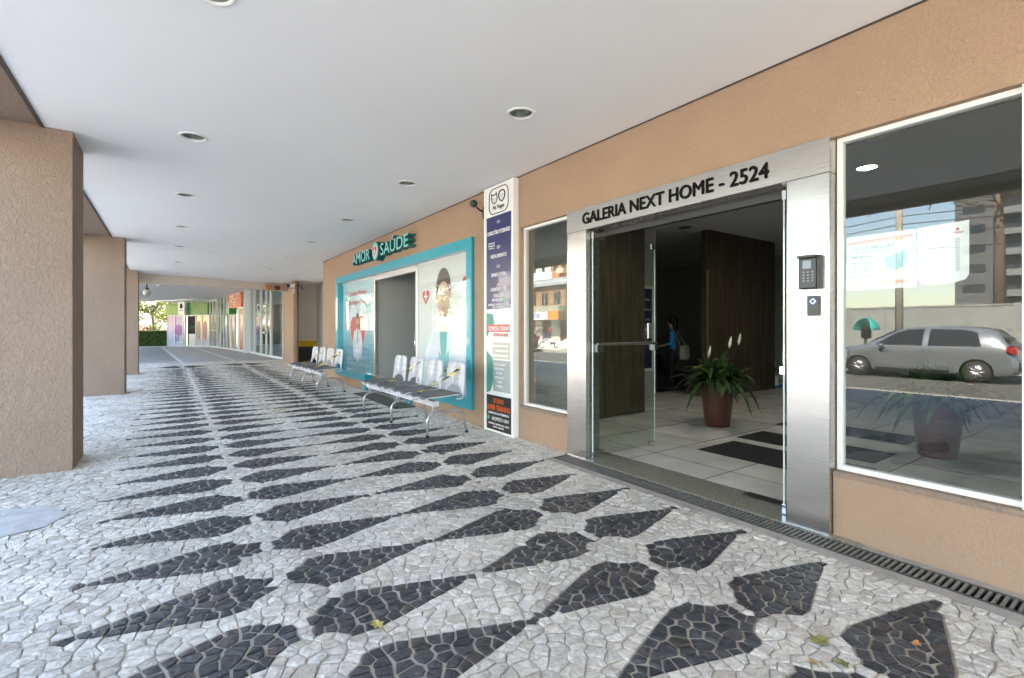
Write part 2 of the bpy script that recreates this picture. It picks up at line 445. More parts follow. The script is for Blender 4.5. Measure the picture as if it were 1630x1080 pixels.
def brick_mat(name, col, mortar, bw, bh, scale=1, ms=.01, rough=.8, offset=.5):
    m = mat(name, col, rough); n, l, b = nodes_of(m)
    tc = n.new('ShaderNodeTexCoord'); br = n.new('ShaderNodeTexBrick')
    br.inputs['Scale'].default_value = scale; br.inputs['Brick Width'].default_value = bw; br.inputs['Row Height'].default_value = bh
    br.inputs['Mortar Size'].default_value = ms; br.offset = offset
    c = b.inputs['Base Color'].default_value[:3]
    br.inputs['Color1'].default_value = tuple(x*.9 for x in c)+(1,); br.inputs['Color2'].default_value = tuple(min(1, x*1.1) for x in c)+(1,)
    br.inputs['Mortar'].default_value = tuple(mortar)+(1,)
    l.new(tc.outputs['Object'], br.inputs['Vector']); 
    nz = n.new('ShaderNodeTexNoise'); nz.inputs['Scale'].default_value = 2.5; nz.inputs['Detail'].default_value = 8; l.new(tc.outputs['Object'], nz.inputs['Vector'])
    mr = n.new('ShaderNodeMapRange'); mr.inputs['From Min'].default_value = .3; mr.inputs['From Max'].default_value = .7; mr.inputs['To Min'].default_value = .82; mr.inputs['To Max'].default_value = 1.1; l.new(nz.outputs['Fac'], mr.inputs['Value'])
    hs = n.new('ShaderNodeHueSaturation'); l.new(br.outputs['Color'], hs.inputs['Color']); l.new(mr.outputs[0], hs.inputs['Value'])
    l.new(hs.outputs[0], b.inputs['Base Color'])
    bp = n.new('ShaderNodeBump'); bp.inputs['Distance'].default_value = .003; bp.invert = True
    l.new(br.outputs['Fac'], bp.inputs['Height']); l.new(bp.outputs['Normal'], b.inputs['Normal'])
    return m
def sheet(name, x0, x1, y0, y1, z, m, t=.1):
    return struct(MB().box((x0, y0, z-t), (x1, y1, z)).build(name, m))
# --- the rest of the ground
def cell_mat():
    m = mat('far_stone_paving', (.42, .41, .40), .7); n, l, b = nodes_of(m)
    tc = n.new('ShaderNodeTexCoord'); v = n.new('ShaderNodeTexVoronoi'); v.inputs['Scale'].default_value = 11; v.feature = 'DISTANCE_TO_EDGE'
    v2 = n.new('ShaderNodeTexVoronoi'); v2.inputs['Scale'].default_value = 11
    l.new(tc.outputs['Object'], v.inputs['Vector']); l.new(tc.outputs['Object'], v2.inputs['Vector'])
    cr = n.new('ShaderNodeValToRGB'); l.new(v.outputs['Distance'], cr.inputs[0]); cr.color_ramp.elements[0].color = (.28, .27, .26, 1); cr.color_ramp.elements[1].position = .08; cr.color_ramp.elements[1].color = (.48, .47, .45, 1)
    hs = n.new('ShaderNodeHueSaturation'); sp = n.new('ShaderNodeSeparateColor'); l.new(v2.outputs['Color'], sp.inputs[0])
    mr = n.new('ShaderNodeMapRange'); mr.inputs['To Min'].default_value = .7; mr.inputs['To Max'].default_value = 1.25; l.new(sp.outputs[0], mr.inputs['Value'])
    l.new(cr.outputs[0], hs.inputs['Color']); l.new(mr.outputs[0], hs.inputs['Value']); l.new(hs.outputs[0], b.inputs['Base Color'])
    return m
M_CELL = cell_mat()
sheet('far_pavement', -2.2, 6, 24.4, 52, 0, M_CELL)
M_LINE = mat('white_stone_band', (.66, .65, .63), .6, noise=.2, nscale=12)
for nm, x0, x1, m in (('pavement_band', .36, .50, M_LINE), ('pavement_band', 2.30, 2.44, M_LINE)):
    mb = MB(); mb.add([(x0, 24.5, .004), (x1, 24.5, .004), (x1-.9, 46, .004), (x0-.9, 46, .004)], [(0,1,2,3)]); struct(mb.build(nm, m))
M_BAND = mat('dark_stone_band', (.085, .09, .10), .6, noise=.3, nscale=12)
mb = MB()
for i in range(20):
    y = 26+i*1.05
    mb.add([(-1.6, y, .004), (.25-.04*i, y+.05, .004), (.25-.04*i, y+.4, .004), (-1.6, y+.25, .004)], [(0,1,2,3)])
struct(mb.build('pavement_dark_bands', M_BAND))
sheet('back_pavement', -2.2, 3.33, -12, 0, 0, M_CELL)
sheet('block_sidewalk', -5.75, -2.2, -40, 60, -.002, brick_mat('sidewalk_blocks', (.46, .45, .43), (.12, .12, .12), .4, .4, 1, .02, offset=0))
struct(MB().box((-5.93, -60, -.4), (-5.75, 90, .0)).build('kerb', M_CONC))
M_ASPH = mat('asphalt', (.10, .10, .10), .85, noise=.35, nscale=1.5, bump=.004, bscale=150)
sheet('road', -12.8, -5.93, -60, 120, -.12, M_ASPH)
struct(MB().box((-13.0, -60, -.4), (-12.8, 120, .02)).build('far_kerb', M_CONC))
M_SWALK = mat('pale_pavement', (.58, .56, .52), .85, noise=.2, nscale=2)
sheet('median_pavement', -16.6, -13.0, -60, 120, 0, M_SWALK)
sheet('bus_road', -24, -16.6, -60, 120, -.1, M_ASPH)
sheet('opposite_pavement', -30, -24, -60, 120, .02, M_SWALK)
M_SOIL = mat('dry_soil', (.28, .24, .16), .95, noise=.3, nscale=.4)
sheet('ground', -600, 600, -600, 600, -.45, M_SOIL, .5)
struct(MB().box((-140, -60, -.4), (-30, 120, .05)).build('lot_ground', M_SOIL))
struct(MB().box((-24, 52, -.4), (14, 90, .0)).build('garden_ground', mat('lawn', (.06, .10, .025), .95, noise=.4, nscale=3)))
# concrete patch in the stones at the left
mb = MB(); mb.add([(-1.4, 4.72, .006), (-1.0, 4.62, .006), (-.72, 4.72, .006), (-.62, 4.95, .006), (-.80, 5.28, .006), (-1.12, 5.36, .006), (-1.45, 5.2, .006)], [(0,1,2,3,4,5,6)])
struct(mb.build('pavement_patch', mat('patch_cement', (.42, .42, .42), .8, noise=.35, nscale=9, bump=.004, bscale=30)))

# ------------------------------------------------------------ the gallery building
B = thing('gallery_building', 'tan plastered gallery building with covered walkway, glazed lobby and white ceiling', 'building')
def wall_with_holes(x0, x1, y0, y1, z0, z1, holes):
    mb = MB(); ys = sorted({y0, y1, *[h[0] for h in holes], *[h[1] for h in holes]})
    for a, b in zip(ys[:-1], ys[1:]):
        hs = sorted([h for h in holes if h[0] <= a+1e-6 and h[1] >= b-1e-6], key=lambda h: h[2])
        z = z0
        for h in hs:
            if h[2] > z+1e-5: mb.box((x0, a, z), (x1, b, h[2]))
            z = max(z, h[3])
        if z < z1-1e-5: mb.box((x0, a, z), (x1, b, z1))
    return mb
WR = (-.42, 1.47, .44, 2.70); WL = (4.14, 5.08, .42, 2.70); DR = (1.47, 4.14, -.05, 2.70)
CL = (6.36, 13.30, .30, 2.64); CD = (8.60, 11.05, -.05, .30)
wl = wall_with_holes(D, D+.25, -6, 14.9, -.3, CZ+.3, [WR, WL, DR, CL, CD])
wl.build('wall', M_WALL, B)
# ceiling (dips a little at the far end), dark joint line round it
LY = [(.20, y) for y in (3.33, 5.95, 8.6, 11.3, 14.0, 16.7, 19.2)]+[(2.62, y) for y in (3.60, 6.2, 8.9, 11.6, 14.3, 17.0, 19.3)]
def ceil_z(y): return CZ if y < 14.9 else CZ-.18*(y-14.9)/4.7
def hole_strip(mb, x0, x1, lights):
    """ceiling strip with a round hole at each light"""
    def q(ya, yb): mb.add([(x0, ya, ceil_z(ya)), (x0, yb, ceil_z(yb)), (x1, yb, ceil_z(yb)), (x1, ya, ceil_z(ya))], [(0, 1, 2, 3)])
    y = -6; cx = (x0+x1)/2
    for ly in lights:
        a, b = ly-.2, ly+.2
        if y < 14.9 < a: q(y, 14.9); y = 14.9
        q(y, a)
        n = 32; out = []; inn = []
        for k in range(n):
            t = 2*math.pi*k/n; c, s_ = math.cos(t), math.sin(t); m = max(abs(c), abs(s_)); hx = (x1-x0)/2
            X, Y = cx+hx*c/m, ly+.2*s_/m; out.append((X, Y, ceil_z(Y)))
            X, Y = cx+.105*c, ly+.105*s_; inn.append((X, Y, ceil_z(Y)))
        up = [(p[0], p[1], p[2]+.1) for p in inn]
        mb.add(out+inn+up, [(k, n+k, n+(k+1) % n, (k+1) % n) for k in range(n)]+[(n+k, 2*n+k, 2*n+(k+1) % n, n+(k+1) % n) for k in range(n)])
        y = b
    if y < 19.6: q(y, 19.6)
def plain_strip(mb, x0, x1):
    for ya, yb in ((-6, 14.9), (14.9, 19.6)): mb.add([(x0, ya, ceil_z(ya)), (x0, yb, ceil_z(yb)), (x1, yb, ceil_z(yb)), (x1, ya, ceil_z(ya))], [(0, 1, 2, 3)])
mb = MB()
plain_strip(mb, -.99, 0); hole_strip(mb, 0, .4, [y for x, y in LY if x < 1]); plain_strip(mb, .4, 2.42); hole_strip(mb, 2.42, 2.82, [y for x, y in LY if x > 1]); plain_strip(mb, 2.82, D-.012)
mb.add([(D-.012, 14.9, CZ), (D-.012, 19.6, CZ-.18), (4.84, 19.6, CZ-.18), (4.84, 14.9, CZ)], [(0, 1, 2, 3)])
mb.add([(-.99, 19.6, CZ-.18), (-.99, 21.6, CZ-.18), (3.678, 21.6, CZ-.18), (3.678, 19.6, CZ-.18)], [(0, 1, 2, 3)])
mb.add([(3.678, 19.6, CZ-.18), (3.678, 20.6, CZ-.2), (4.84, 20.6, CZ-.2), (4.84, 19.6, CZ-.18)], [(0, 1, 2, 3)])
mb.build('ceiling', M_CEIL, B)
mb = MB(); mb.box((D-.012, -6, CZ-.010), (D-.001, 14.9, CZ+.05)); mb.box((-1.02, -6, CZ-.012), (-.99, 14.9, CZ+.05)); mb.build('ceiling_joint', M_SHADOWGAP, B)
# outer soffit strip and fascia
mb = MB(); mb.box((-1.62, -6, CZ+.004), (-1.02, 20.3, CZ+.2)); mb.box((-1.80, -6, CZ-.10), (-1.62, 20.3, CZ+.6)); mb.build('soffit', M_COL, B)
# pillars
for i, (a, b) in enumerate(((-.95, -.25), (6.48, 7.22), (13.37, 13.95), (18.95, 19.55))):
    zt = CZ+.1 if i < 3 else CZ-.1
    o = MB().box((-1.60, a, -.05), (-.785, b, zt)).build('pillar', M_COL, B, .008)
    o['label'] = ['square plastered pillar behind the viewer', 'nearest wide plastered pillar at left edge', 'second plastered pillar from the left edge', 'third plastered pillar beside the garden view'][i]
# end beam and skewed pillar
mb = MB(); mb.add([(-.9,19.62,2.88),(3.88,21.22,2.93),(3.88,21.7,2.93),(-.9,20.1,2.88),(-.9,19.62,3.4),(3.88,21.22,3.4),(3.88,21.7,3.4),(-.9,20.1,3.4)], [(0,3,2,1),(4,5,6,7),(0,1,5,4),(1,2,6,5),(2,3,7,6),(3,0,4,7)])
mb.build('beam', mat('beam_paint', (.62, .56, .50), .9, noise=.12, nscale=3), B)
mb = MB(); mb.prism([(3.74, 19.38), (3.86, 19.38), (4.45, 24.2), (4.28, 24.3), (3.94, 21.9)], -.05, 3.3, 'z'); o = mb.build('pillar', M_WALL, B, .006); o['label'] = 'slim tan pillar at the far end beside the yellow band'
mb = MB(); mb.tube([(3.89, 19.36, 0), (3.89, 19.36, 3.15)], .035, 8); mb.build('drain_pipe', mat('brown_pipe', (.12, .08, .06), .6), B)
# recess wall with yellow and black band
M_CREAM = mat('cream_paint', (.66, .64, .60), .85, noise=.06, nscale=2)
mb = MB(); mb.box((3.86, 20.6, .93), (4.84, 20.8, 3.3)); mb.build('recess_wall', M_CREAM, B)
mb = MB(); mb.box((3.86, 20.595, .70), (4.84, 20.8, .93)); mb.build('yellow_band', mat('yellow_paint', (.72, .45, .02), .7), B)
mb = MB(); mb.box((3.86, 20.59, -.05), (4.84, 20.8, .70)); mb.build('black_band', mat('black_paint', (.03, .03, .03), .7), B)
mb = MB(); mb.box((4.84, 14.9, -.05), (5.0, 20.8, 3.4)); mb.build('recess_wall', M_CREAM, B)
f = MB(); f.box((4.80, 17.7, 0), (4.84, 17.85, 2.75)); f.box((4.80, 18.9, 0), (4.84, 19.05, 2.75)); f.box((4.80, 17.7, 2.6), (4.84, 19.05, 2.75)); f.build('side_door_frame', M_WHITE, B)
MB().box((4.82, 17.85, 0), (4.838, 18.9, 2.6)).build('side_door', mat('grey_door', (.4, .39, .37), .5), B)
MB().box((D+.25, 14.7, -.3), (4.84, 14.9, 3.6)).build('wall', M_WALL, B)
# unseen upper storeys, height and setback shaped to place the shadow edge
mb = MB(); mb.box((6.0, -6, CZ+.6), (16, 20.3, 12.0)); mb.box((-1.60, -6, CZ+.6), (6.0, 20.3, 4.6)); mb.build('upper_shade_mass', M_COL, B)
for fl in range(2):
    for k in range(6): MB().box((5.94, -4.5+k*4, 6+fl*2.9), (6.0, -2.9+k*4, 7.4+fl*2.9)).build('upper_window', mat('upper_glass', (.05, .06, .07), .1), B)
MB().box((-1.0, -6, CZ+.2), (13, 20.3, CZ+.6)).build('floor_slab', M_CONC, B)
# windows
def window(y0, y1, z0, z1, lab):
    fr = MB(); x = G; t = .035; e = .002
    fr.box((x-.03, y0+e, z0+e), (x+.03, y0+t, z1-e)); fr.box((x-.03, y1-t, z0+e), (x+.03, y1-e, z1-e))
    fr.box((x-.03, y0+t, z0+e), (x+.03, y1-t, z0+t)); fr.box((x-.03, y0+t, z1-t), (x+.03, y1-t, z1-e))
    fo = fr.build('window', M_WHITE, B, .002); fo['label'] = lab
    MB().box((x-.004, y0+t, z0+t), (x+.004, y1-t, z1-t)).build('pane', M_GLASS, fo)
    MB().box((D-.008, y0-.0, z0-.035), (x-.03, y1, z0+.0015)).build('sill', M_COL, fo)
    return fo
window(*WR[:2], *WR[2:], 'large white framed window right of the entrance')
window(*WL[:2], *WL[2:], 'narrow white framed window left of the entrance')
MB().box((D+.02, .54, .44), (D+.05, .575, 2.70)).build('window_mullion', M_WHITE, B)
# steel portal
px = D-.045
P_ = MB(); P_.box((px, 1.475, 0), (D+.16, 1.755, 2.46)); jr = P_.build('portal_jamb', M_STEEL, B, .003); jr['label'] = 'right steel jamb carrying the intercom'
P_ = MB(); P_.box((px, 3.83, 0), (D+.16, 4.13, 2.46)); jl = P_.build('portal_jamb', M_STEEL, B, .003); jl['label'] = 'left steel jamb of the entrance'
P_ = MB(); P_.box((px-.002, 1.473, 2.462), (D+.16, 4.135, 2.70)); pl = P_.build('portal_lintel', M_STEEL2, B, .003)
M_BLK = mat('black_letters', (.006, .006, .006), .8, spec=.15)
wtext('GALERIA NEXT HOME - 2524', 2.88, 2.525, .165, px-.006, M_BLK, pl, fit=2.0, extrude=.005, weight=.017)
MB().box((D+.16, 1.5, 2.40), (D+.22, 4.1, 2.72)).build('portal_head', M_DARK, B)

# ------------------------------------------------------------ lobby
M_TILE = brick_mat('lobby_tiles', (.76, .74, .70), (.12, .12, .12), .9, .9, 1, .006, .22, offset=0)
struct(MB().box((4.05, -6, -.08), (14, 12, .004)).build('lobby_floor', M_TILE))
def granite():
    m = mat('granite', (.3, .3, .27), .18); n, l, b = nodes_of(m); tc = n.new('ShaderNodeTexCoord')
    nz = n.new('ShaderNodeTexNoise'); nz.inputs['Scale'].default_value = 140; nz.inputs['Detail'].default_value = 3; l.new(tc.outputs['Object'], nz.inputs['Vector'])
    cr = n.new('ShaderNodeValToRGB'); l.new(nz.outputs['Fac'], cr.inputs[0]); e = cr.color_ramp.elements
    e[0].position = .38; e[0].color = (.06, .06, .045, 1); e[1].position = .62; e[1].color = (.42, .41, .34, 1); l.new(cr.outputs[0], b.inputs['Base Color']); return m
struct(MB().box((3.62, 1.3, -.08), (4.05, 4.14, .008)).build('threshold', granite()))
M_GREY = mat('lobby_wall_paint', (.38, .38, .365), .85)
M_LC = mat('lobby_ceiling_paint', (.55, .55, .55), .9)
L_ = thing('lobby_shell', 'dim lobby with grey ceiling and walls behind the glass doors', 'lobby')
L_.parent = B; del L_['category']; L_['label'] = 'dim grey lobby interior'
def wood():
    m = mat('dark_wood', (.09, .06, .035), .45); n, l, b = nodes_of(m); tc = n.new('ShaderNodeTexCoord'); mp = n.new('ShaderNodeMapping'); mp.inputs['Scale'].default_value = (30, 30, 1.2)
    l.new(tc.outputs['Object'], mp.inputs['Vector']); nz = n.new('ShaderNodeTexNoise'); nz.inputs['Scale'].default_value = 1; nz.inputs['Detail'].default_value = 5; l.new(mp.outputs['Vector'], nz.inputs['Vector'])
    cr = n.new('ShaderNodeValToRGB'); l.new(nz.outputs['Fac'], cr.inputs[0]); e = cr.color_ramp.elements
    e[0].position = .35; e[0].color = (.036, .026, .016, 1); e[1].position = .7; e[1].color = (.115, .083, .053, 1); l.new(cr.outputs[0], b.inputs['Base Color']); return m
M_WOOD = wood()
MB().box((D+.25, -6, 3.42), (14, 12, 3.55)).build('lobby_ceiling', M_LC, L_)
MB().box((D+.25, 5.42, 0), (6.45, 5.75, 3.42)).build('lobby_wall', M_GREY, L_)
MB().box((4.95, 5.395, .02), (6.47, 5.42, 3.42)).build('wood_panel', M_WOOD, L_)
MB().box((7.3, 6.55, 0), (8.2, 6.75, 3.42)).build('lobby_wall', mat('pale_lobby_paint', (.45, .45, .43), .85), L_)
MB().box((8.95, 5.85, 0), (11.6, 6.0, 3.42)).build('wood_panel', M_WOOD, L_)
MB().box((8.935, 5.846, .0), (8.952, 5.87, 2.6)).build('brass_edge', mat('brass', (.5, .4, .22), .35, .8), L_)
MB().box((13.8, -6, 0), (14, 12, 3.42)).build('lobby_wall', M_GREY, L_)
MB().box((6.4, 11.8, 0), (14, 12, 3.42)).build('lobby_wall', M_GREY, L_)
MB().box((6.27, 5.75, 0), (6.45, 12, 3.42)).build('lobby_wall', M_GREY, L_)
MB().box((D+.25, -6, 0), (14, -5.8, 3.42)).build('lobby_wall', M_GREY, L_)
# inside notice board with frame, exit sign
nb = thing('notice_board', 'dark blue directory board in pale frame on inner lobby wall', 'sign', (7.78, 6.55, .55))
MB().box((-.30, -.03, 0), (.30, 0, 1.72)).build('frame', M_WHITE, nb)
MB().box((-.25, -.036, .06), (.25, -.031, 1.66)).build('panel', mat('navy_print', (.015, .03, .09), .4), nb)
TM = lambda x, y, z: Matrix.Translation((x, y, z)) @ Matrix.Rotation(R(90), 4, 'X')
for i, s in enumerate(('CONSULTÓRIO', 'MEDICAMENTOS', 'BANHO | TOSA', 'ACESSÓRIOS', '3206.1271')):
    text(s, .055, TM(0, -.038, 1.42-.2*i), MATS['white_paint'], nb, extrude=.0005)
ex = thing('exit_sign', 'small green exit sign above the inner directory board', 'sign', (7.62, 6.55, 2.40))
MB().box((-.17, -.02, 0), (.17, 0, .22)).build('plate', mat('exit_green', (.02, .16, .10), .5), ex)
text('SAÍDA', .085, TM(0, -.022, .07), M_WHITE, ex, extrude=.0005)
# low black sofa
so_ = thing('sofa', 'low black sofa along the back of the lobby', 'sofa', (7.6, 6.9, 0))
M_LEA = mat('black_leather', (.012, .012, .013), .45)
MB().box((0, 0, .08), (2.2, .75, .42)).build('seat', M_LEA, so_, .04)
MB().box((0, .75, .08), (2.2, .95, .80)).build('backrest', M_LEA, so_, .04)
for i, x in enumerate((.05, 2.05)): MB().box((x, .05, 0), (x+.1, .15, .08)).build('foot', M_CHROME, so_)
# mats
M_MAT = mat('rubber_mat', (.012, .013, .015), .9, noise=.3, nscale=30, bump=.003, bscale=300)
for i, (x0, x1, y0, y1, lb) in enumerate(((5.0, 5.74, 1.9, 3.40, 'black rubber door mat nearest the threshold'), (5.98, 6.62, 2.0, 3.50, 'middle black rubber mat before the plant pot'), (7.25, 7.9, 2.1, 3.65, 'farthest black rubber mat of the lobby row'))):
    tag(MB().box((x0, y0, .005), (x1, y1, .014)).build('door_mat', M_MAT, bevel=.004), lb, 'mat', 'black mats on the lobby floor')
tag(MB().box((3.92, 1.78, .009), (4.04, 2.25, .018)).build('floor_hinge_cover', M_DARK, bevel=.002), 'small black floor spring cover at the foot of right glass door', 'cover')
# glass doors
def glass_door(y, xh, ln, lab):
    gd = MB().box((xh+.01, y-.005, .03), (xh+ln, y+.005, 2.40)).build('glass_door', M_DOORGLASS, B); gd['label'] = lab
    for z0, z1 in ((.012, .085), (2.365, 2.44)):
        MB().box((xh, y-.016, z0), (xh+.17, y+.016, z1)).build('hinge_clamp', M_CHROME, gd, .003)
    MB().box((xh+ln-.10, y-.014, .015), (xh+ln, y+.014, .075)).build('clamp', M_CHROME, gd, .003)
    MB().box((xh+ln-.06, y-.014, 2.34), (xh+ln, y+.014, 2.41)).build('clamp', M_CHROME, gd, .003)
    e = MB().box((xh+ln, y-.0052, .03), (xh+ln+.003, y+.0052, 2.40)); e.box((xh+.002, y-.006, .085), (xh+.01, y+.006, 2.365)); e.build('polished_edge', mat('glass_edge', (.62, .72, .70), .12, coat=.5), gd)
    mb = MB(); mb.tube([(xh+.03, y-.05, 1.235), (xh+ln-.03, y-.05, 1.235)], .016, 10)
    mb.box((xh+.02, y-.055, 1.15), (xh+.11, y+.02, 1.235)); mb.box((xh+ln-.06, y-.055, 1.15), (xh+ln-.005, y+.02, 1.25)); mb.build('push_bar', mat('dark_alu', (.22, .22, .22), .35, .9), gd, .002)
    MB().box((xh+ln-.14, y-.03, 1.29), (xh+ln-.07, y-.006, 1.47)).build('lock', M_ALU, gd, .003)
glass_door(3.80, D+.02, 1.02, 'left glass door leaf swung open into the lobby')
glass_door(1.835, D+.08, 1.02, 'right glass door leaf swung open beside the steel jamb')
tag(MB().box((3.745, 1.815, 1.06), (3.765, 1.855, 1.12)).build('door_stop', M_CHROME, bevel=.002), 'small chrome stop on the edge of right glass door', 'stop')
# drain grate
gr = thing('drain_grate', 'long black slotted drain grate along the entrance threshold', 'grate', (3.42, -1.5, 0))
mb = MB(); L0 = 5.6; mb.box((0, 0, -.15), (.012, L0, .006)); mb.box((.168, 0, -.15), (.18, L0, .006)); mb.box((.012, L0-.012, -.15), (.168, L0, .006)); mb.build('rim', mat('grate_rim', (.10, .10, .10), .5, .6), gr)
mb = MB(); k = 0.02
while k < L0-.03: mb.box((.012, k, -.012), (.168, k+.014, .003)); k += .032
mb.build('bars', mat('grate_bars', (.20, .195, .18), .6, .2, noise=.4, nscale=20), gr)
MB().box((.012, 0, -.15), (.168, L0, -.14)).build('channel', mat('channel_shade', (.012, .011, .010), .95), gr)  # floor coloured near black so the slots read as deep shade
mb = MB(); mb.box((3.33, -6, -.3), (3.42, 4.13, -.001)); mb.box((3.60, -6, -.3), (3.70, 1.3, -.001)); mb.box((3.60, 1.3, -.3), (3.62, 4.13, -.001)); mb.box((3.42, 4.1, -.3), (3.60, 4.13, -.001)); struct(mb.build('drain_kerb', mat('drain_mortar', (.34, .32, .30), .85, noise=.35, nscale=7, bump=.003, bscale=60)))

# intercom + reader + camera
ic = thing('intercom', 'black door intercom with keypad on the steel jamb', 'intercom', (px, 1.59, 1.66))
MB().box((-.045, -.075, .015), (0, .065, .245)).build('housing', mat('charcoal_metal', (.05, .045, .045), .4, .5), ic, .006)
MB().box((-.055, -.055, .02), (-.045, .05, .225)).build('face', M_DARK, ic, .003)
MB().box((-.09, -.062, .225), (-.045, .055, .245)).build('hood', MATS['charcoal_metal'], ic, .004)
MB().box((-.058, -.025, .155), (-.054, .03, .21)).build('lens', mat('dark_lens', (.12, .13, .15), .08), ic)
for r_ in range(4):
    for c_ in range(3):
        MB().box((-.0585, -.040+.028*c_, .065+.02*r_), (-.055, -.026+.028*c_, .076+.02*r_)).build('key', mat('key_grey', (.22, .22, .22), .5), ic)
rd = thing('card_reader', 'small black card reader with blue light below the intercom', 'reader', (px, 1.57, 1.49))
MB().box((-.02, -.04, 0), (0, .04, .14)).build('body', M_DARK, rd, .004)
mb = MB()
for a in range(4):
    p = [(0, .1+.018), (.018, .1), (0, .1-.018), (-.018, .1)]; mb.tube([(-.022, p[a][0], p[a][1]), (-.022, p[(a+1) % 4][0], p[(a+1) % 4][1])], .002, 5)
mb.build('light', mat('blue_led', (.1, .2, 1.0), .5, emit=1.2), rd)
def cctv(loc, rz, lab):
    t = thing('security_camera', lab, 'camera', loc, rz, 'security cameras')
    MB().tube([(0, 0, 0), (0, -.05, -.02), (0, -.09, -.07)], .012, 8).build('bracket', M_DARK, t)
    mb = MB(); mb.tube([(0, -.05, -.085), (0, -.13, -.075), (0, -.22, -.065)], [.035, .045, .045], 14); mb.build('body', mat('camera_shell', (.03, .05, .05), .35), t)
    MB().tube([(0, -.22, -.065), (0, -.235, -.063)], .03, 12).build('lens', M_CHROME, t)
sc_ = thing('security_camera', 'dark round camera beneath the ceiling left of the tall sign', 'camera', (D, 5.98, 3.06))
MB().tube([(0, 0, .02), (-.06, 0, .03), (-.12, .0, .07)], .014, 8).build('bracket', M_DARK, sc_)
MB().ball((-.15, .03, .12), (.055, .06, .055)).build('body', MATS.get('camera_shell') or mat('camera_shell', (.03, .05, .05), .35), sc_)
MB().box((-.02, -.05, -.08), (0, .0, .08)).build('plate', M_DARK, sc_)
s2 = thing('security_camera', 'small pale camera bracket on top of the far slim pillar', 'camera', (3.70, 19.36, 2.98))
MB().box((-.10, -.18, -.05), (.06, 0, .06)).build('body', M_WHITE, s2, .01)
MB().ball((-.16, -.15, -.01), .06).build('lens', M_DARK, s2)
MB().tube([(0, 0, 0), (.30, 0, .02), (.36, .02, -.1)], .02, 6).build('bracket', M_DARK, s2)
MB().box((-.02, -.02, -.28), (.08, 0, -.1)).build('junction_box', M_ALU, s2)

# ------------------------------------------------------------ tall sign board
SB = thing('totem_sign', 'tall white directory board with navy and black panels on the wall', 'sign', (0, 0, 0))
sx0 = D-.075; ya, yb = 5.83, 5.12; yc = (ya+yb)/2
MB().box((sx0, yb, .0), (D, ya, 3.345)).build('board', M_WHITE, SB, .004)
f = MB(); f.box((sx0-.012, yb, .0), (sx0, yb+.045, 3.345)); f.box((sx0-.012, ya-.045, 0), (sx0, ya, 3.345)); f.build('edge_trim', M_WHITE, SB, .002)
def grad(name, a, b, z0, z1, rough=.25, coat=.3):
    m = mat(name, a, rough, coat=coat); n, l, bb = nodes_of(m); tc = n.new('ShaderNodeTexCoord'); sp = n.new('ShaderNodeSeparateXYZ'); l.new(tc.outputs['Object'], sp.inputs[0])
    mr = n.new('ShaderNodeMapRange'); mr.inputs['From Min'].default_value = z0; mr.inputs['From Max'].default_value = z1; l.new(sp.outputs['Z'], mr.inputs['Value'])
    mx = n.new('ShaderNodeMix'); mx.data_type = 'RGBA'; mx.inputs['A'].default_value = s2l(a) if max(a) > 1 else a+(1,); mx.inputs['B'].default_value = s2l(b) if max(b) > 1 else b+(1,)
    l.new(mr.outputs[0], mx.inputs['Factor']); l.new(mx.outputs['Result'], bb.inputs['Base Color']); return m
M_NAVY = mat('sign_navy', (22, 32, 92), .3, coat=.3)
x1 = sx0-.0015; pyl, pyr = ya-.055, yb+.055
nv = flat('navy_panel', rect(pyr, pyl, 1.67, 2.93), x1, M_NAVY, SB)
M_PR = mat('print_white', (.80, .80, .80), .5)
def paw(cy, cz, s, m, par):
    mb = MB()
    for dy in (.55, -.55):
        pts = ell(cy+dy*s, cz, .5*s, .55*s, 14)
        mb.tube([(x1-.002, p[0], p[1]) for p in pts+[pts[0]]], .07*s, 4, False)
    return mb.build('emblem', m, par)
# cat and dog outline logo in a rounded frame
def rrect(cy, cz, w_, h_, r_, n=6):
    out = []
    for qx, qz, a0 in ((1, 1, 0), (-1, 1, 90), (-1, -1, 180), (1, -1, 270)):
        for k in range(n+1):
            a = R(a0+90*k/n); out.append((cy+qx*(w_/2-r_)+r_*math.cos(a), cz+qz*(h_/2-r_)+r_*math.sin(a)))
    return out
def outline(mb, pts, r_, x, close=True):
    p = [(x, a, b) for a, b in pts]
    if close: p.append(p[0])
    mb.tube(p, r_, 5, False)
lx = x1-.002; mb = MB()
outline(mb, rrect(yc, 3.13, .46, .34, .10), .006, lx)
cat = [(yc+.17, 3.24), (yc+.14, 3.215), (yc+.08, 3.215), (yc+.05, 3.24), (yc+.035, 3.17), (yc+.05, 3.12), (yc+.10, 3.095), (yc+.15, 3.12), (yc+.175, 3.17)]
dog = ell(yc-.08, 3.185, .075, .062, 16, -30, 210)+[(yc-.135, 3.13), (yc-.08, 3.095), (yc-.03, 3.13)]
outline(mb, cat, .007, lx); outline(mb, dog, .008, lx)
for a, b in ((.135, 3.165), (.085, 3.165), (.11, 3.135), (-.055, 3.185), (-.105, 3.185), (-.08, 3.15)): mb.ball((lx, yc+a, b), (.003, .009, .009), 6, 4)
mb.build('pet_logo', M_BLK, SB)
wtext('Pet Veppe', yc, 3.015, .085, lx, M_BLK, SB, fit=.27, weight=.01)
for i, z in enumerate((2.84, 2.50, 2.24, 1.99)): paw(yc, z, .035, M_PR, nv)
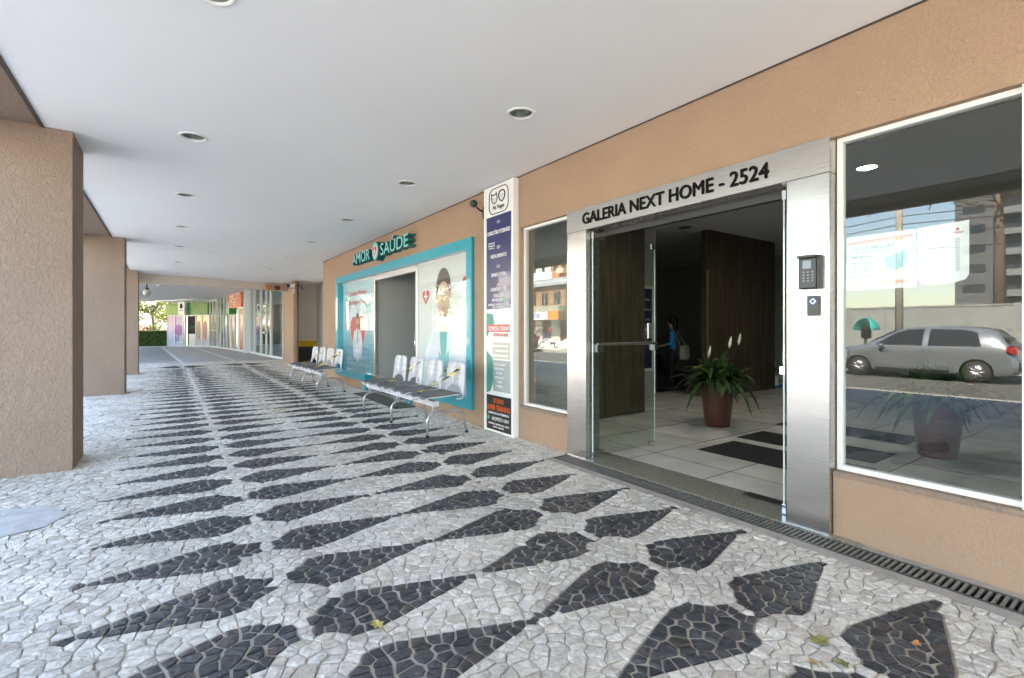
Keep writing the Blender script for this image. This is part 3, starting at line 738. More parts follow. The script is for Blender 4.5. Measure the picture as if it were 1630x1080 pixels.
for s, z, sz, ft in (('CONSULTÓRIO VETERINÁRIO', 2.68, .075, .56), ('Atendimento', 2.56, .032, .16), ('Emergencial', 2.525, .032, .16), ('24 horas', 2.49, .032, .14), ('MEDICAMENTOS', 2.36, .07, .38), ('BANHO | TOSA', 2.11, .07, .34), ('ACESSÓRIOS | PET', 1.915, .06, .38)):
    wtext(s, yc+(.17 if sz < .04 else 0), z, sz, lx, M_PR, nv, fit=ft, weight=.012)
wtext('3206.1271', yc, 1.83, .06, lx, M_PR, nv, fit=.24, weight=.01)
wtext('99709.3495', yc+.02, 1.77, .055, lx, M_PR, nv, fit=.28, weight=.01)
wtext('REPÚBLICA ARGENTINA, 2524', yc, 1.715, .042, lx, M_PR, nv, fit=.5, weight=.01)
wtext('LOJA 04, PORTÃO', yc, 1.682, .034, lx, M_PR, nv, fit=.3, weight=.01)
MB().box((lx-.001, yc-.16, 1.77), (lx+.001, yc-.13, 1.815)).build('phone_icon', mat('icon_green', (.05, .5, .2), .5), nv)
# middle advertising panel
M_TG = mat('poster_teal', (.05, .26, .22), .4); M_PW = mat('poster_white', (.74, .76, .74), .4)
md = flat('training_poster', rect(pyr, pyl, .50, 1.64), x1, M_PW, SB)
def fl(nm, pts, m, dx, par): return flat(nm, pts, x1-.0015*dx, m, par, .0012)
fl('dark_figure', [(pyl, 1.62), (pyl-.16, 1.60), (pyl-.20, 1.48), (pyl-.10, 1.40), (pyl-.02, 1.30), (pyl, 1.30)], M_TG, 1, md)
fl('leg_shape', [(pyl, 1.10), (pyl-.16, 1.0), (pyl-.18, .70), (pyl-.10, .55), (pyl, .52)], M_TG, 1, md)
fl('red_band', rect(pyr+.03, pyl-.02, 1.36, 1.46), mat('poster_red', (.62, .12, .08), .5), 2, md)
wtext('COMECE A TREINAR', yc-.01, 1.38, .08, x1-.005, M_PR, md, fit=.50, weight=.015)
wtext('ESTÚDIO DE REAL', yc-.06, 1.30, .06, x1-.005, MATS['poster_red'], md, fit=.36, weight=.01)
fl('beige_box', rect(pyr+.03, pyl-.16, 1.0, 1.22), mat('poster_beige', (.50, .48, .40), .5), 2, md)
for i, ww in enumerate((.36, .30, .36)): fl('text_line', rect(pyr+.07, pyr+.07+ww, 1.03+.065*i, 1.055+.065*i), M_PR, 3, md)
fl('grey_box', rect(pyr+.02, pyl-.17, .56, .98), mat('poster_grey', (.34, .37, .37), .5), 2, md)
for i, s in enumerate(('MUSCULAÇÃO', 'FUNCIONAL', 'PILATES', 'AVALIAÇÃO', 'YOGA', 'DANÇA')): wtext(s, yc-.03, .91-.058*i, .042, x1-.0055, M_PR, md, weight=.01)
bp_ = flat('black_panel', rect(pyr, pyl, .03, .50), x1, mat('sign_black', (.012, .012, .012), .3), SB)
M_OR = mat('sign_orange', (.75, .14, .02), .5)
for s, z, sz, ft, m in (('STUDIO', .40, .085, .25, M_OR), ('SUPER TRAINING', .30, .10, .55, M_OR), ('AGENDE SUA AULA EXPERIMENTAL', .245, .04, .50, M_PR), ('(41)99573-1634', .165, .065, .40, M_PR), ('AV. REPÚBLICA ARGENTINA, 2524 - LOJA 10', .105, .03, .50, M_PR), ('PORTÃO - CURITIBA/PR', .065, .03, .26, M_PR)):
    wtext(s, yc-(.04 if '(41)' in s else 0), z, sz, lx, m, bp_, fit=ft, weight=.012)
fl('phone_icon', ell(pyl-.05, .19, .028, .03, 12), MATS['icon_green'], 1, bp_)

# ------------------------------------------------------------ clinic storefront
CS = thing('clinic_storefront', 'teal framed clinic shopfront with two poster windows and open sliding door', 'shopfront')
xf = D-.05
mb = MB()
mb.box((xf, 6.24, 2.60), (D+.12, 13.42, 2.76)); mb.box((xf, 6.24, .20), (D+.12, 6.40, 2.60)); mb.box((xf, 13.24, .20), (D+.12, 13.42, 2.60))
mb.box((xf, 6.40, .20), (D+.12, 8.62, .36)); mb.box((xf, 11.03, .20), (D+.12, 13.24, .36))
mb.box((xf+.003, 8.50, 0), (D+.12, 8.62, .20)); mb.box((xf+.003, 11.03, 0), (D+.12, 11.20, .20))
mb.build('frame', M_TEAL, CS, .003)
xg = D+.10
a = MB(); a.box((xg-.03, 8.42, .36), (xg+.03, 8.50, 2.60)); a.box((xg-.03, 10.70, .36), (xg+.03, 10.78, 2.60)); a.box((xg-.03, 6.40, 2.55), (xg+.03, 13.24, 2.60)); a.box((xg-.03, 8.50, 2.48), (xg+.04, 10.70, 2.55)); a.build('mullion', M_ALU, CS, .002)
MB().box((xg+.03, 8.5, 0), (xg+.06, 8.68, 2.48)).build('dark_door_stile', M_DARK, CS)
MB().tube([(xg-.0, 8.60, .9), (xg-.0, 8.60, 1.35)], .012, 8).build('door_handle', M_CHROME, CS)
# sliding leaf pushed inside + interior partition
MB().box((xg+.05, 10.75, 0), (xg+1.9, 10.80, 2.9)).build('partition', mat('partition_grey', (.42, .43, .42), .6), CS)
MB().box((xg+1.9, 6.4, 0), (xg+2.0, 13.3, 2.9)).build('back_partition', mat('partition_grey2', (.36, .37, .36), .7), CS)
mb = MB(); mb.box((xg+.05, 6.4, 2.9), (xg+2, 13.3, 3.0))
for i in range(14): mb.box((xg+.1+i*.13, 6.5, 2.84), (xg+.15+i*.13, 10.7, 2.9))
mb.build('slatted_ceiling', mat('slat_grey', (.30, .30, .29), .7), CS)
MB().box((D+.01, 8.62, -.02), (xg+2, 11.03, .03)).build('ramp', mat('ramp_grey', (.20, .20, .19), .8), CS)
tag(MB().add([(3.22, 8.15, .004), (3.60, 8.15, .004), (3.64, 10.6, .012), (3.24, 10.6, .008), (3.22, 8.15, .009), (3.60, 8.15, .016), (3.64, 10.6, .024), (3.24, 10.6, .018)], [(0,3,2,1),(4,5,6,7),(0,1,5,4),(1,2,6,5),(2,3,7,6),(3,0,4,7)]).build('entry_mat', mat('mat_grey', (.09, .09, .085), .9, bump=.003, bscale=250)), 'flat dark grey mat before the clinic door behind the bench', 'mat')
# left (far) poster window
LP = flat('blue_poster', rect(10.78, 13.22, .37, 2.55), xg-.008, grad('poster_blue', (70, 160, 178), (190, 222, 230), .3, 2.0), CS, .010)
def pf(nm, pts, m, k, par): return flat(nm, pts, xg-.008-.0015*k, m, par, .0012)
M_RED = mat('print_red', (.62, .05, .06), .4); M_SKIN = mat('print_skin', (.60, .38, .27), .5); M_COAT = mat('print_coat', (.74, .76, .82), .5); M_HAIR = mat('print_hair', (.10, .06, .04), .5); M_PALE = mat('print_pale', (.70, .80, .84), .5)
pf('pale_heart', heart(12.0, 1.45, .78), M_PALE, 1, LP); pf('red_heart', heart(12.0, 1.28, .62), M_RED, 2, LP)
pf('coat', [(12.33, .75), (12.36, 1.10), (12.28, 1.32), (12.10, 1.40), (11.90, 1.40), (11.72, 1.32), (11.64, 1.10), (11.68, .75), (12.0, .60)], M_COAT, 3, LP)
pf('neck', rect(11.94, 12.07, 1.38, 1.50), M_SKIN, 4, LP); pf('face', ell(12.0, 1.60, .115, .165), M_SKIN, 4, LP)
pf('hair', ell(12.0, 1.65, .125, .15, 14, 0, 180), M_HAIR, 5, LP)
pf('tie', [(12.025, 1.40), (11.975, 1.40), (11.98, 1.12), (12.0, 1.08), (12.02, 1.12)], mat('print_tie', (.25, .25, .45), .5), 5, LP)
pf('lapel', [(12.14, 1.38), (12.05, 1.42), (12.03, 1.15)], M_PW, 5, LP); pf('lapel', [(11.86, 1.38), (11.95, 1.42), (11.97, 1.15)], M_PW, 5, LP)
for q in (-1, 1): pf('eye', ell(12.0+q*.04, 1.62, .015, .008, 8), M_HAIR, 5, LP)
pf('mouth', rect(11.97, 12.03, 1.505, 1.515), M_RED, 5, LP)
pf('arm', [(12.30, 1.22), (12.34, .95), (12.15, 1.0), (11.80, 1.12), (11.82, 1.2), (12.15, 1.12)], mat('print_coat_b', (.60, .63, .70), .5), 4, LP)
pf('small_heart', heart(12.86, 1.47, .12), M_RED, 1, LP)
wtext('Consultas Médicas', 12.06, 2.23, .17, xg-.0115, M_RED, LP, fit=1.45, weight=.008)
wtext('Odontologia e Exames', 12.02, 2.01, .17, xg-.0115, M_RED, LP, fit=1.6, weight=.008)
wtext('a preços populares', 12.28, 1.86, .10, xg-.0115, M_PR, LP, fit=1.0, weight=.01)
mb = MB(); outline(mb, heart(11.45, .86, .14), .006, xg-.012); mb.build('heart_outline', mat('print_blue', (.06, .25, .38), .5), LP)
# right (near) poster window
RP = flat('pale_poster', rect(6.41, 8.42, .37, 2.55), xg-.008, grad('poster_pale', (205, 222, 220), (214, 214, 210), .5, 1.6), CS, .010)
pf('coat', [(8.1, .37), (8.12, 1.0), (7.86, 1.36), (7.58, 1.48), (7.24, 1.48), (6.96, 1.36), (6.70, 1.0), (6.66, .37)], M_COAT, 1, RP)
pf('shirt', [(7.60, .60), (7.58, 1.44), (7.24, 1.44), (7.20, .60)], mat('print_teal', (.16, .48, .45), .5), 2, RP)
for a, b in ((7.70, 7.56), (7.12, 7.26)): pf('lapel', [(a, 1.44), (b, 1.46), ((a+b)/2+(b-a)*.9, .95), (a, 1.15)], M_PW, 3, RP)
pf('neck', [(7.53, 1.40), (7.53, 1.66), (7.29, 1.66), (7.29, 1.40), (7.41, 1.34)], mat('print_skin_b', (.50, .30, .21), .5), 3, RP)
for q in (-1, 1): pf('ear', ell(7.41+q*.235, 1.96, .035, .075), M_SKIN, 4, RP)
pf('hair', ell(7.41, 2.10, .262, .33), M_HAIR, 4, RP)
pf('face', [(7.41+.225*math.cos(R(a))*(1-.12*max(0, -math.sin(R(a)))), 1.95+(.39 if math.sin(R(a)) < 0 else .25)*math.sin(R(a))) for a in range(0, 360, 12)], M_SKIN, 5, RP)
for q in (-1, 1):
    pf('eyebrow', [(7.41+q*.05, 2.05), (7.41+q*.10, 2.075), (7.41+q*.16, 2.05), (7.41+q*.10, 2.06)], M_HAIR, 6, RP); pf('eye', ell(7.41+q*.10, 1.99, .032, .014, 12), M_PW, 6, RP); pf('iris', ell(7.41+q*.10, 1.99, .012, .013, 10), M_HAIR, 7, RP)
pf('nose', [(7.43, 1.98), (7.45, 1.86), (7.41, 1.84), (7.38, 1.86), (7.405, 1.98)], MATS['print_skin_b'], 6, RP)
pf('mouth', [(7.49, 1.755), (7.41, 1.77), (7.33, 1.755), (7.41, 1.72)], mat('print_lip', (.50, .17, .15), .5), 6, RP)
for cy, cz, s in ((8.10, 1.98, .16), (6.62, 2.13, .14), (8.30, .75, .06)):
    h = pf('red_heart', heart(cy, cz, s), M_RED, 1, RP)
    mb = MB(); mb.prism(rect(cy-s*.12, cy+s*.12, cz-s*.45, cz+s*.5), xg-.0135, xg-.012, 'x'); mb.prism(rect(cy-s*.45, cy-s*.12, cz-s*.1, cz+s*.15), xg-.0135, xg-.012, 'x'); mb.prism(rect(cy+s*.12, cy+s*.45, cz-s*.1, cz+s*.15), xg-.0135, xg-.012, 'x'); mb.build('cross', M_PR, RP)
M_SHEEN = glass('poster_glass', (.97, .98, .98), .035)
MB().box((xg-.03, 6.41, .37), (xg-.024, 8.41, 2.54)).build('glass_pane', M_SHEEN, CS)
MB().box((xg-.03, 10.79, .37), (xg-.024, 13.23, 2.54)).build('glass_pane', M_SHEEN, CS)
# channel letters
SG = thing('clinic_sign', 'raised teal channel letters with a red heart above the clinic front', 'sign')
M_LF = mat('letter_face', (.20, .56, .54), .4); M_LS = mat('letter_side', (.01, .13, .13), .4)
def letters(s, y, z, size, fit):
    a = wtext(s, y, z, size, D-.165, M_LF, SG, fit=fit, extrude=.002, weight=.006)
    b = wtext(s, y, z, size, D-.0825, M_LS, SG, fit=fit, extrude=.079, weight=.006, name='letter_returns')
letters('AMOR', 10.98, 2.90, .34, 1.22); letters('SAÚDE', 9.02, 2.90, .34, 1.42)
mb = MB().prism(ell(10.02, 3.03, .19, .20, 28), D-.165, D-.002, 'x'); mb.build('medallion', M_LS, SG)
mb = MB().prism(ell(10.02, 3.03, .17, .18, 28), D-.170, D-.166, 'x'); mb.build('medallion_face', M_LF, SG)
MB().prism(heart(10.02, 3.02, .155), D-.174, D-.171, 'x').build('white_heart', M_PR, SG)
MB().prism(heart(10.02, 3.03, .125), D-.178, D-.175, 'x').build('red_heart', M_RED, SG)
mb = MB(); mb.prism(rect(10.005, 10.035, 2.97, 3.07), D-.181, D-.179, 'x'); mb.prism(rect(10.035, 10.06, 3.005, 3.035), D-.181, D-.179, 'x'); mb.prism(rect(9.98, 10.005, 3.005, 3.035), D-.181, D-.179, 'x'); mb.build('cross', M_PR, SG)

# ------------------------------------------------------------ waiting benches
M_SHELL = mat('white_plastic', (.54, .55, .59), .42); M_CUSH = mat('grey_vinyl', (.115, .12, .13), .5, bump=.001, bscale=200)
M_TUBE = mat('silver_paint', (.44, .45, .47), .32, .6)
def make_bench():
    b = thing('waiting_bench', 'four seat waiting bench', 'bench', (0, 0, 0), 0, 'waiting benches on the walkway')
    # local frame: x towards wall, y along the corridor; legs at y = 0, 1.24, 2.48
    mb = MB(); mb.box((.06, -.06, .40), (.14, 2.56, .47)); mb.build('beam', M_SHELL, b, .004)
    for y in (0, 1.24, 2.48):
        pts = [(0, y, .02), (.0, y, .20)]
        for a in range(1, 7): q = R(180-90*a/6); pts.append((.13+.13*math.cos(q), y, .20+.12*math.sin(q)))
        for a in range(0, 7): q = R(90-70*a/6); pts.append((.40+.13*math.cos(q), y, .20+.12*math.sin(q)))
        pts.append((.58, y, .02))
        lg = MB().tube(pts, .017, 10).build('leg', M_TUBE, b)
        MB().box((.08, y-.02, .30), (.13, y+.02, .41)).build('leg_post', M_TUBE, lg)
        mb = MB(); mb.lathe([(0, 0), (.021, 0), (.021, .035), (0, .035)], (0, y, 0), 10); mb.lathe([(0, 0), (.021, 0), (.021, .035), (0, .035)], (.58, y, 0), 10); mb.build('rubber_foot', M_DARK, lg)
    for k in range(4):
        y0 = -.10+.655*k; w_ = .575; N = 28; Mx = 14
        # seat shell: wavy front, dished; back lip
        vs = []; fs = []
        def seatz(u, v):   # u 0 front..1 back, v 0..1 across
            return .505+.010*math.cos(v*4*math.pi+.5)*(1-u)**2 - .022*math.sin(math.pi*u)*math.sin(math.pi*v)+.025*u - .022*max(0, (.12-u)/.12)**2
        for i in range(Mx+1):
            u = i/Mx
            for j in range(N+1):
                v = j/N; cr_ = 1-.10*(1-math.sin(math.pi*min(1, max(0, u*1.2+.1))/1.0))**2
                vs.append((-.06+.50*u+.004*math.cos(v*4*math.pi+.5)*(1-u), y0+w_*(.5+(v-.5)*cr_), seatz(u, v)))
        for i in range(Mx):
            for j in range(N): a = i*(N+1)+j; fs.append((a, a+1, a+N+2, a+N+1))
        s_ = MB(); s_.add(vs, fs, True); so2 = s_.build('seat', M_SHELL, b)
        md_ = so2.modifiers.new('solid', 'SOLIDIFY'); md_.thickness = .014; md_.offset = -1
        c_ = MB(); c_.add([(x+.005*(1 if x < 0 else -.5), y0+w_/2+(y-y0-w_/2)*.975, z+.013) for x, y, z in vs], fs, True); co = c_.build('cushion', M_CUSH, so2)
        md_ = co.modifiers.new('solid', 'SOLIDIFY'); md_.thickness = .014; md_.offset = -1
        # backrest: plate with arch cut-out at the bottom, rounded top, rows of small holes
        P = []; W = .268
        out = [(-W, 0), (-W*.93, .34), (-W*.86, .405), (-W*.72, .425), (0, .432), (W*.72, .425), (W*.86, .405), (W*.93, .34), (W, 0), (W*.80, 0), (W*.72, .06), (W*.45, .10), (0, .118), (-W*.45, .10), (-W*.72, .06), (-W*.80, 0)]
        def bx(z): return .46+.10*z/.43+.02*math.cos(z*7)
        ks = MB(); n = len(out)
        # strips between mirrored points keep the curve
        rows = [0, .03, .06, .10, .118, .2, .28, .34, .38, .405, .425, .432]
        def hw(z): 
            if z <= .34: return W*(1-.07*z/.34)
            if z <= .405: return W*(.93-.07*(z-.34)/.065)
            if z <= .425: return W*(.86-.14*(z-.405)/.02)
            return W*(.72-.5*(z-.425)/.007)
        def iw(z):
            if z >= .118: return 0
            return W*.80*math.sqrt(max(0, 1-(z/.118)**2))
        vv = []; ff = []
        for z in rows:
            for s in (-1, 1): vv += [(bx(z), y0+w_/2+s*hw(z), .52+z), (bx(z)+.006, y0+w_/2+s*iw(z), .52+z)]
        for i in range(len(rows)-1):
            a = 4*i; c2 = 4*(i+1)
            ff.append((a, a+1, c2+1, c2)); ff.append((a+3, a+2, c2+2, c2+3))
        ks.add(vv, ff, True); bk = ks.build('backrest', M_SHELL, b)
        md_ = bk.modifiers.new('solid', 'SOLIDIFY'); md_.thickness = .014; md_.offset = 0
        hb = MB()
        for r_, (z, cnt, off) in enumerate(((.20, 3, .02), (.28, 4, -.01), (.355, 3, .02))):
            for q in range(cnt):
                yy = y0+w_/2+off+(q-(cnt-1)/2)*.095; xx = bx(z)-.0085
                hb.box((xx, yy-.006, .52+z-.006), (xx+.004, yy+.006, .52+z+.006))
        hb.build('vent_holes', M_DARK, bk)
        sp = MB()
        for s in (-1, 1): sp.tube([(.40, y0+w_/2+s*.235, .475), (.47, y0+w_/2+s*.24, .475), (.50, y0+w_/2+s*.243, .50), (.485, y0+w_/2+s*.243, .55)], .009, 6)
        sp.build('backrest_arm', M_SHELL, bk)
    return b
bn = make_bench(); bn.location = (2.71, 5.77, 0); bn['label'] = 'nearer four seat grey and white waiting bench beside the tall sign'
b2 = copy_tree(bn); b2.location = (2.60, 11.0, 0); b2.rotation_euler = (0, 0, R(1.5)); b2['label'] = 'farther four seat waiting bench in front of the blue clinic poster'
def tape_mat():
    m = mat('barrier_tape', (.75, .58, .05), .4); n, l, b = nodes_of(m); tc = n.new('ShaderNodeTexCoord'); wv = n.new('ShaderNodeTexWave'); wv.wave_type = 'BANDS'; wv.bands_direction = 'DIAGONAL'
    wv.inputs['Scale'].default_value = 4.2; l.new(tc.outputs['Object'], wv.inputs['Vector']); cr = n.new('ShaderNodeValToRGB'); l.new(wv.outputs['Fac'], cr.inputs[0]); cr.color_ramp.interpolation = 'CONSTANT'
    cr.color_ramp.elements[0].color = (.02, .02, .02, 1); cr.color_ramp.elements[1].position = .48; cr.color_ramp.elements[1].color = (.72, .55, .06, 1); l.new(cr.outputs[0], b.inputs['Base Color']); return m
M_TAPE = tape_mat()
def tape(ox, oy, kind, lab):
    mb = MB(); rg = random.Random(kind+int(oy*10))
    def ribbon(pts, w_=.012):
        pts = [Vector(p) for p in pts]; vs = []
        # smooth
        q = []
        for i in range(len(pts)-1):
            for t in range(6): q.append(pts[i].lerp(pts[i+1], t/6)+Vector((0, 0, -.008*math.sin(math.pi*t/6))))
        q.append(pts[-1])
        for i, p in enumerate(q):
            a = i*.5; vs += [tuple(p+Vector((.2*math.sin(a), math.cos(a)*.6, math.sin(a)*.8+.3))*w_), tuple(p-Vector((.2*math.sin(a), math.cos(a)*.6, math.sin(a)*.8+.3))*w_)]
        mb.add(vs, [(2*i, 2*i+1, 2*i+3, 2*i+2) for i in range(len(q)-1)])
    if kind == 0:
        ribbon([(ox+.53, oy+0.0, .90), (ox+.35, oy+.10, .74), (ox+.10, oy+.30, .56), (ox-.05, oy+.34, .50), (ox+.0, oy+.36, .42)], .014)
        ribbon([(ox+.53, oy+.34, .88), (ox+.36, oy+.36, .70), (ox+.05, oy+.30, .54), (ox-.05, oy+.28, .47)], .012)
        ribbon([(ox+.50, oy-.02, .86), (ox+.28, oy+.16, .68), (ox+.02, oy+.42, .52), (ox+.24, oy+.52, .50)], .014)
        ribbon([(ox-.05, oy+.26, .50), (ox-.04, oy+.32, .46), (ox+.10, oy+.38, .45), (ox+.28, oy+.40, .52)], .013)
    else:
        ribbon([(ox+.53, oy+0.0, .90), (ox+.30, oy+.18, .66), (ox+.05, oy+.34, .53), (ox-.05, oy+.42, .50)], .009)
        ribbon([(ox+.53, oy+.26, .88), (ox+.30, oy+.34, .66), (ox+.02, oy+.46, .52)], .008)
        ribbon([(ox-.05, oy+.30, .51), (ox+.0, oy+.50, .52), (ox+.15, oy+.62, .53), (ox-.02, oy+.36, .42)], .013)
        ribbon([(ox-.05, oy+.45, .50), (ox+.05, oy+.20, .52), (ox+.2, oy+.10, .56)], .010)
    tag(mb.build('barrier_tape', M_TAPE), lab, 'tape', 'barrier tape tied over seats')
tape(2.71, 5.83, 0, 'yellow and black tape knotted over the seat nearest the tall sign')
tape(2.71, 7.12, 1, 'yellow and black tape across middle seats of the nearer bench')
tape(2.60, 11.1, 0, 'yellow and black tape over the near seats of the farther bench')
tape(2.58, 12.4, 1, 'yellow and black tape over the far seats of the farther bench')

# ------------------------------------------------------------ downlights
def make_downlight():
    t = thing('downlight', 'x', 'light', (0, 0, 0), 0, 'recessed downlights in the white ceiling')
    MB().lathe([(.100, .004), (.108, -.010), (.126, -.008), (.132, -.001), (.132, .004)], n=28).build('ring', M_WHITE, t)
    MB().lathe([(.104, .0), (.102, .11), (0, .115)], n=28).build('reflector', mat('reflector', (.30, .33, .31), .4, .6), t)
    mb = MB(); mb.tube([(-.05, 0, .05), (.05, 0, .05)], .018, 10); mb.box((.05, -.02, .03), (.085, .02, .07)); mb.build('lamp', mat('lamp_glass', (.55, .58, .55), .25), t)
    MB().lathe([(0, .018), (.103, .018)], n=28).build('cover_glass', glass('cover_glass', (.62, .70, .66), .05), t)
    return t
dl = None
NM = ['nearest', 'second', 'third', 'fourth', 'fifth', 'sixth', 'farthest']
for i, (x, y) in enumerate(LY):
    z = ceil_z(y)
    if dl is None: dl = make_downlight(); t = dl
    else: t = copy_tree(dl)
    t.location = (x, y, z)
    t['label'] = '%s round recessed downlight of the %s row' % (NM[i % 7], 'left, pillar side' if x < 1 else 'right, shop side')

# ------------------------------------------------------------ end beam marks and globe lamps
for i, (y_, yy_, c) in enumerate(((3.05, 20.82, (.45, .16, .03)), (3.38, 20.93, (.16, .02, .02)))):
    tag(MB().prism([(y_, 3.09), (y_+.19, 3.09), (y_+.18, 2.95), (y_+.12, 2.91), (y_+.07, 2.91), (y_+.01, 2.95)], yy_, yy_+.12, 'y').build('beam_plaque', mat('plaque%d' % i, c, .4), bevel=.003), ['orange brown shield plaque on the far beam', 'dark red shield plaque on the far beam'][i], 'plaque')
for i, (x, y, z, lb) in enumerate(((-.62, 20.6, 2.62, 'hanging globe lamp close behind the third pillar'), (-.30, 21.6, 3.02, 'globe lamp half hidden behind the far beam'))):
    t = thing('globe_lamp', lb, 'lamp', (x, y, z), 0, 'globe lamps beyond the beam')
    MB().ball((0, 0, 0), .11, 16, 10).build('globe', mat('opal_glass', (.45, .44, .42), .25), t)
    MB().tube([(0, 0, .12), (0, 0, 3.62-z)], .02, 8).build('rod', M_DARK, t); MB().lathe([(.05, .11), (.06, .16), (0, .17)], n=12).build('cap', M_DARK, t)

# ------------------------------------------------------------ foliage helpers
def leaf_mat(name, a, b_):
    m = mat(name, a, .55, spec=.35); n, l, b = nodes_of(m)
    g = n.new('ShaderNodeNewGeometry'); mx = n.new('ShaderNodeMix'); mx.data_type = 'RGBA'; mx.inputs['A'].default_value = tuple(a)+(1,); mx.inputs['B'].default_value = tuple(b_)+(1,)
    l.new(g.outputs['Random Per Island'], mx.inputs['Factor']); l.new(mx.outputs['Result'], b.inputs['Base Color'])
    return m
M_LEAF = leaf_mat('tree_leaf', (.035, .07, .018), (.11, .16, .04)); M_LEAF2 = leaf_mat('pale_leaf', (.09, .13, .03), (.24, .26, .07)); M_HEDGE = leaf_mat('hedge_leaf', (.04, .085, .015), (.12, .19, .035))
M_BARK = mat('bark', (.13, .10, .075), .9, noise=.4, nscale=9, bump=.02, bscale=14)
def leaves(mb, centre, rad, n, s, rg):
    for _ in range(n):
        while True:
            p = Vector((rg.uniform(-1, 1), rg.uniform(-1, 1), rg.uniform(-1, 1)))
            if .25 < p.length < 1: break
        p = Vector(centre)+Vector((p.x*rad[0], p.y*rad[1], p.z*rad[2]))
        a = Vector((rg.gauss(0, 1), rg.gauss(0, 1), rg.gauss(0, .6))).normalized(); b = a.cross(Vector((rg.gauss(0, 1), rg.gauss(0, 1), rg.gauss(0, 1)))).normalized()
        q = s*rg.uniform(.6, 1.3)
        mb.add([tuple(p-a*q*.5), tuple(p+b*q*.28), tuple(p+a*q*.5), tuple(p-b*q*.28)], [(0, 1, 2, 3)])
def tree(x, y, h, cr, lab, n=3200, s=.22, lm=None, z0=0, seed=1, grp=None, clumps=16):
    rg = random.Random(seed); t = thing('tree', lab, 'tree', (x, y, z0), 0, grp)
    mb = MB(); top = h*.55; pts = [(0, 0, 0)]; 
    for i in range(1, 6): pts.append((rg.uniform(-.1, .1)*i*.3, rg.uniform(-.1, .1)*i*.3, top*i/5))
    mb.tube(pts, [h*.028*(1-.1*i) for i in range(6)], 8)
    cl = []
    for k in range(clumps):
        a = rg.uniform(0, 6.28); rr = cr*rg.uniform(.15, .9); zz = h*rg.uniform(.42, .92); e = (rr*math.cos(a), rr*math.sin(a), zz); cl.append(e)
        st = pts[rg.randint(2, 5)]; mid = ((st[0]+e[0])/2+rg.uniform(-.2, .2), (st[1]+e[1])/2, (st[2]+e[2])/2-.1*h*.2)
        if k % 2 == 0: mb.tube([st, mid, e], [h*.012, h*.008, h*.003], 5)
    mb.build('trunk', M_BARK, t)
    lb = MB()
    for e in cl: r_ = cr*rg.uniform(.25, .48); leaves(lb, e, (r_, r_, r_*.75), n//clumps, s, rg)
    lb.build('crown', lm or M_LEAF, t)
    return t

# ------------------------------------------------------------ far curved row of shops
FS = [(3.62, 20.0), (3.95, 23.5), (4.05, 27.4), (3.92, 32.3), (3.80, 34.8), (3.4, 38), (2.62, 44.5), (-.19, 48.2)]
def front(name, lab, cat, pa, pb, cells, ztop, zsign=None, sign=None, frame=M_WHITE, grp=None):
    """a shop front standing on the line pa-pb; cells = [(t0, t1, kind)]"""
    a = Vector(pa); b = Vector(pb); L = (b-a).length; ang = math.atan2(b.y-a.y, b.x-a.x)
    t = thing(name, lab, cat, (a.x, a.y, 0), ang, grp)     # local x runs along the front, local +y faces the walkway
    zt = zsign or ztop
    fr = MB(); fr.box((0, -.06, zt-.08), (L, .04, zt)); fr.box((0, -.06, 0), (L, .04, .10))
    ed = sorted({0, 1, *[c[0] for c in cells], *[c[1] for c in cells]})
    for e in ed: x = e*L; fr.box((max(0, x-.035), -.06, .1), (min(L, x+.035), .045, zt-.08))
    fr.build('frame', frame, t)
    for t0, t1, kd in cells:
        x0, x1 = t0*L+.036, t1*L-.036
        if kd == 'glass':
            MB().box((x0, -.01, .1), (x1, 0, zt-.08)).build('pane', M_SHOPGLASS, t); MB().box((x0, -.03, 1.28), (x1, .01, 1.32)).build('transom', M_WHITE, t)
        elif kd == 'plainglass': MB().box((x0, -.01, .1), (x1, 0, zt-.08)).build('pane', M_SHOPGLASS, t)
        elif kd == 'blind':
            mb = MB(); k = x0
            while k < x1-.02: mb.box((k, -.12, .12), (min(k+.10, x1), -.11, zt-.1)); k += .13
            mb.build('vertical_blind', mat('blind_cloth', (.42, .42, .38), .8), t); MB().box((x0, -.01, .1), (x1, 0, zt-.08)).build('pane', M_SHOPGLASS, t)
        elif kd == 'door': MB().box((x0-.03, -.24, .02), (x1+.03, -.20, zt-.08)).build('doorway', mat('shop_shade', (.03, .028, .026), .8), t)  # dark sheet stands in for the shade inside the open shop
        else:
            pm = kd; MB().box((x0, -.01, .1), (x1, .005, zt-.08)).build('window_print', pm, t)
    if sign:
        MB().box((0, .05, zt+.0), (L, .16, ztop)).build('fascia', sign, t)
    return t, L
M_ORG = mat('orange_fascia', (.66, .17, .06), .5); M_GRN = mat('green_fascia', (.012, .17, .035), .35, coat=.3); M_LGR = mat('lime_fascia', (.15, .30, .04), .35, coat=.3)
front('glass_shopfront', 'clear glazed shopfront reflecting green hedge right beside the slim pillar', 'shopfront', (4.28, 24.4), (4.12, 26.6), [(0, 1, 'plainglass')], 3.9)
t_, L_x = front('glass_shop_door', 'tall white framed glass shop door with chrome knobs', 'door', (4.11, 26.65), (4.02, 29.0), [(0, .45, 'plainglass'), (.45, 1, 'plainglass')], 3.9)
mb = MB(); mb.ball((.95, .10, 1.2), .07); mb.ball((1.25, .10, 1.2), .07); mb.build('knob', M_CHROME, t_)
front('glass_shopfront', 'glazed shopfront between the knobbed door and the white column', 'shopfront', (4.01, 29.1), (3.91, 32.4), [(0, .55, 'plainglass'), (.55, 1, 'plainglass')], 3.9)
tag(MB().prism([(3.60, 32.5), (3.72, 33.9), (4.2, 33.9), (4.2, 32.5)], 0, 4.3, 'z').build('shop_column', M_WHITE), 'white column between the glazed shopfront and the orange signed shop', 'column')
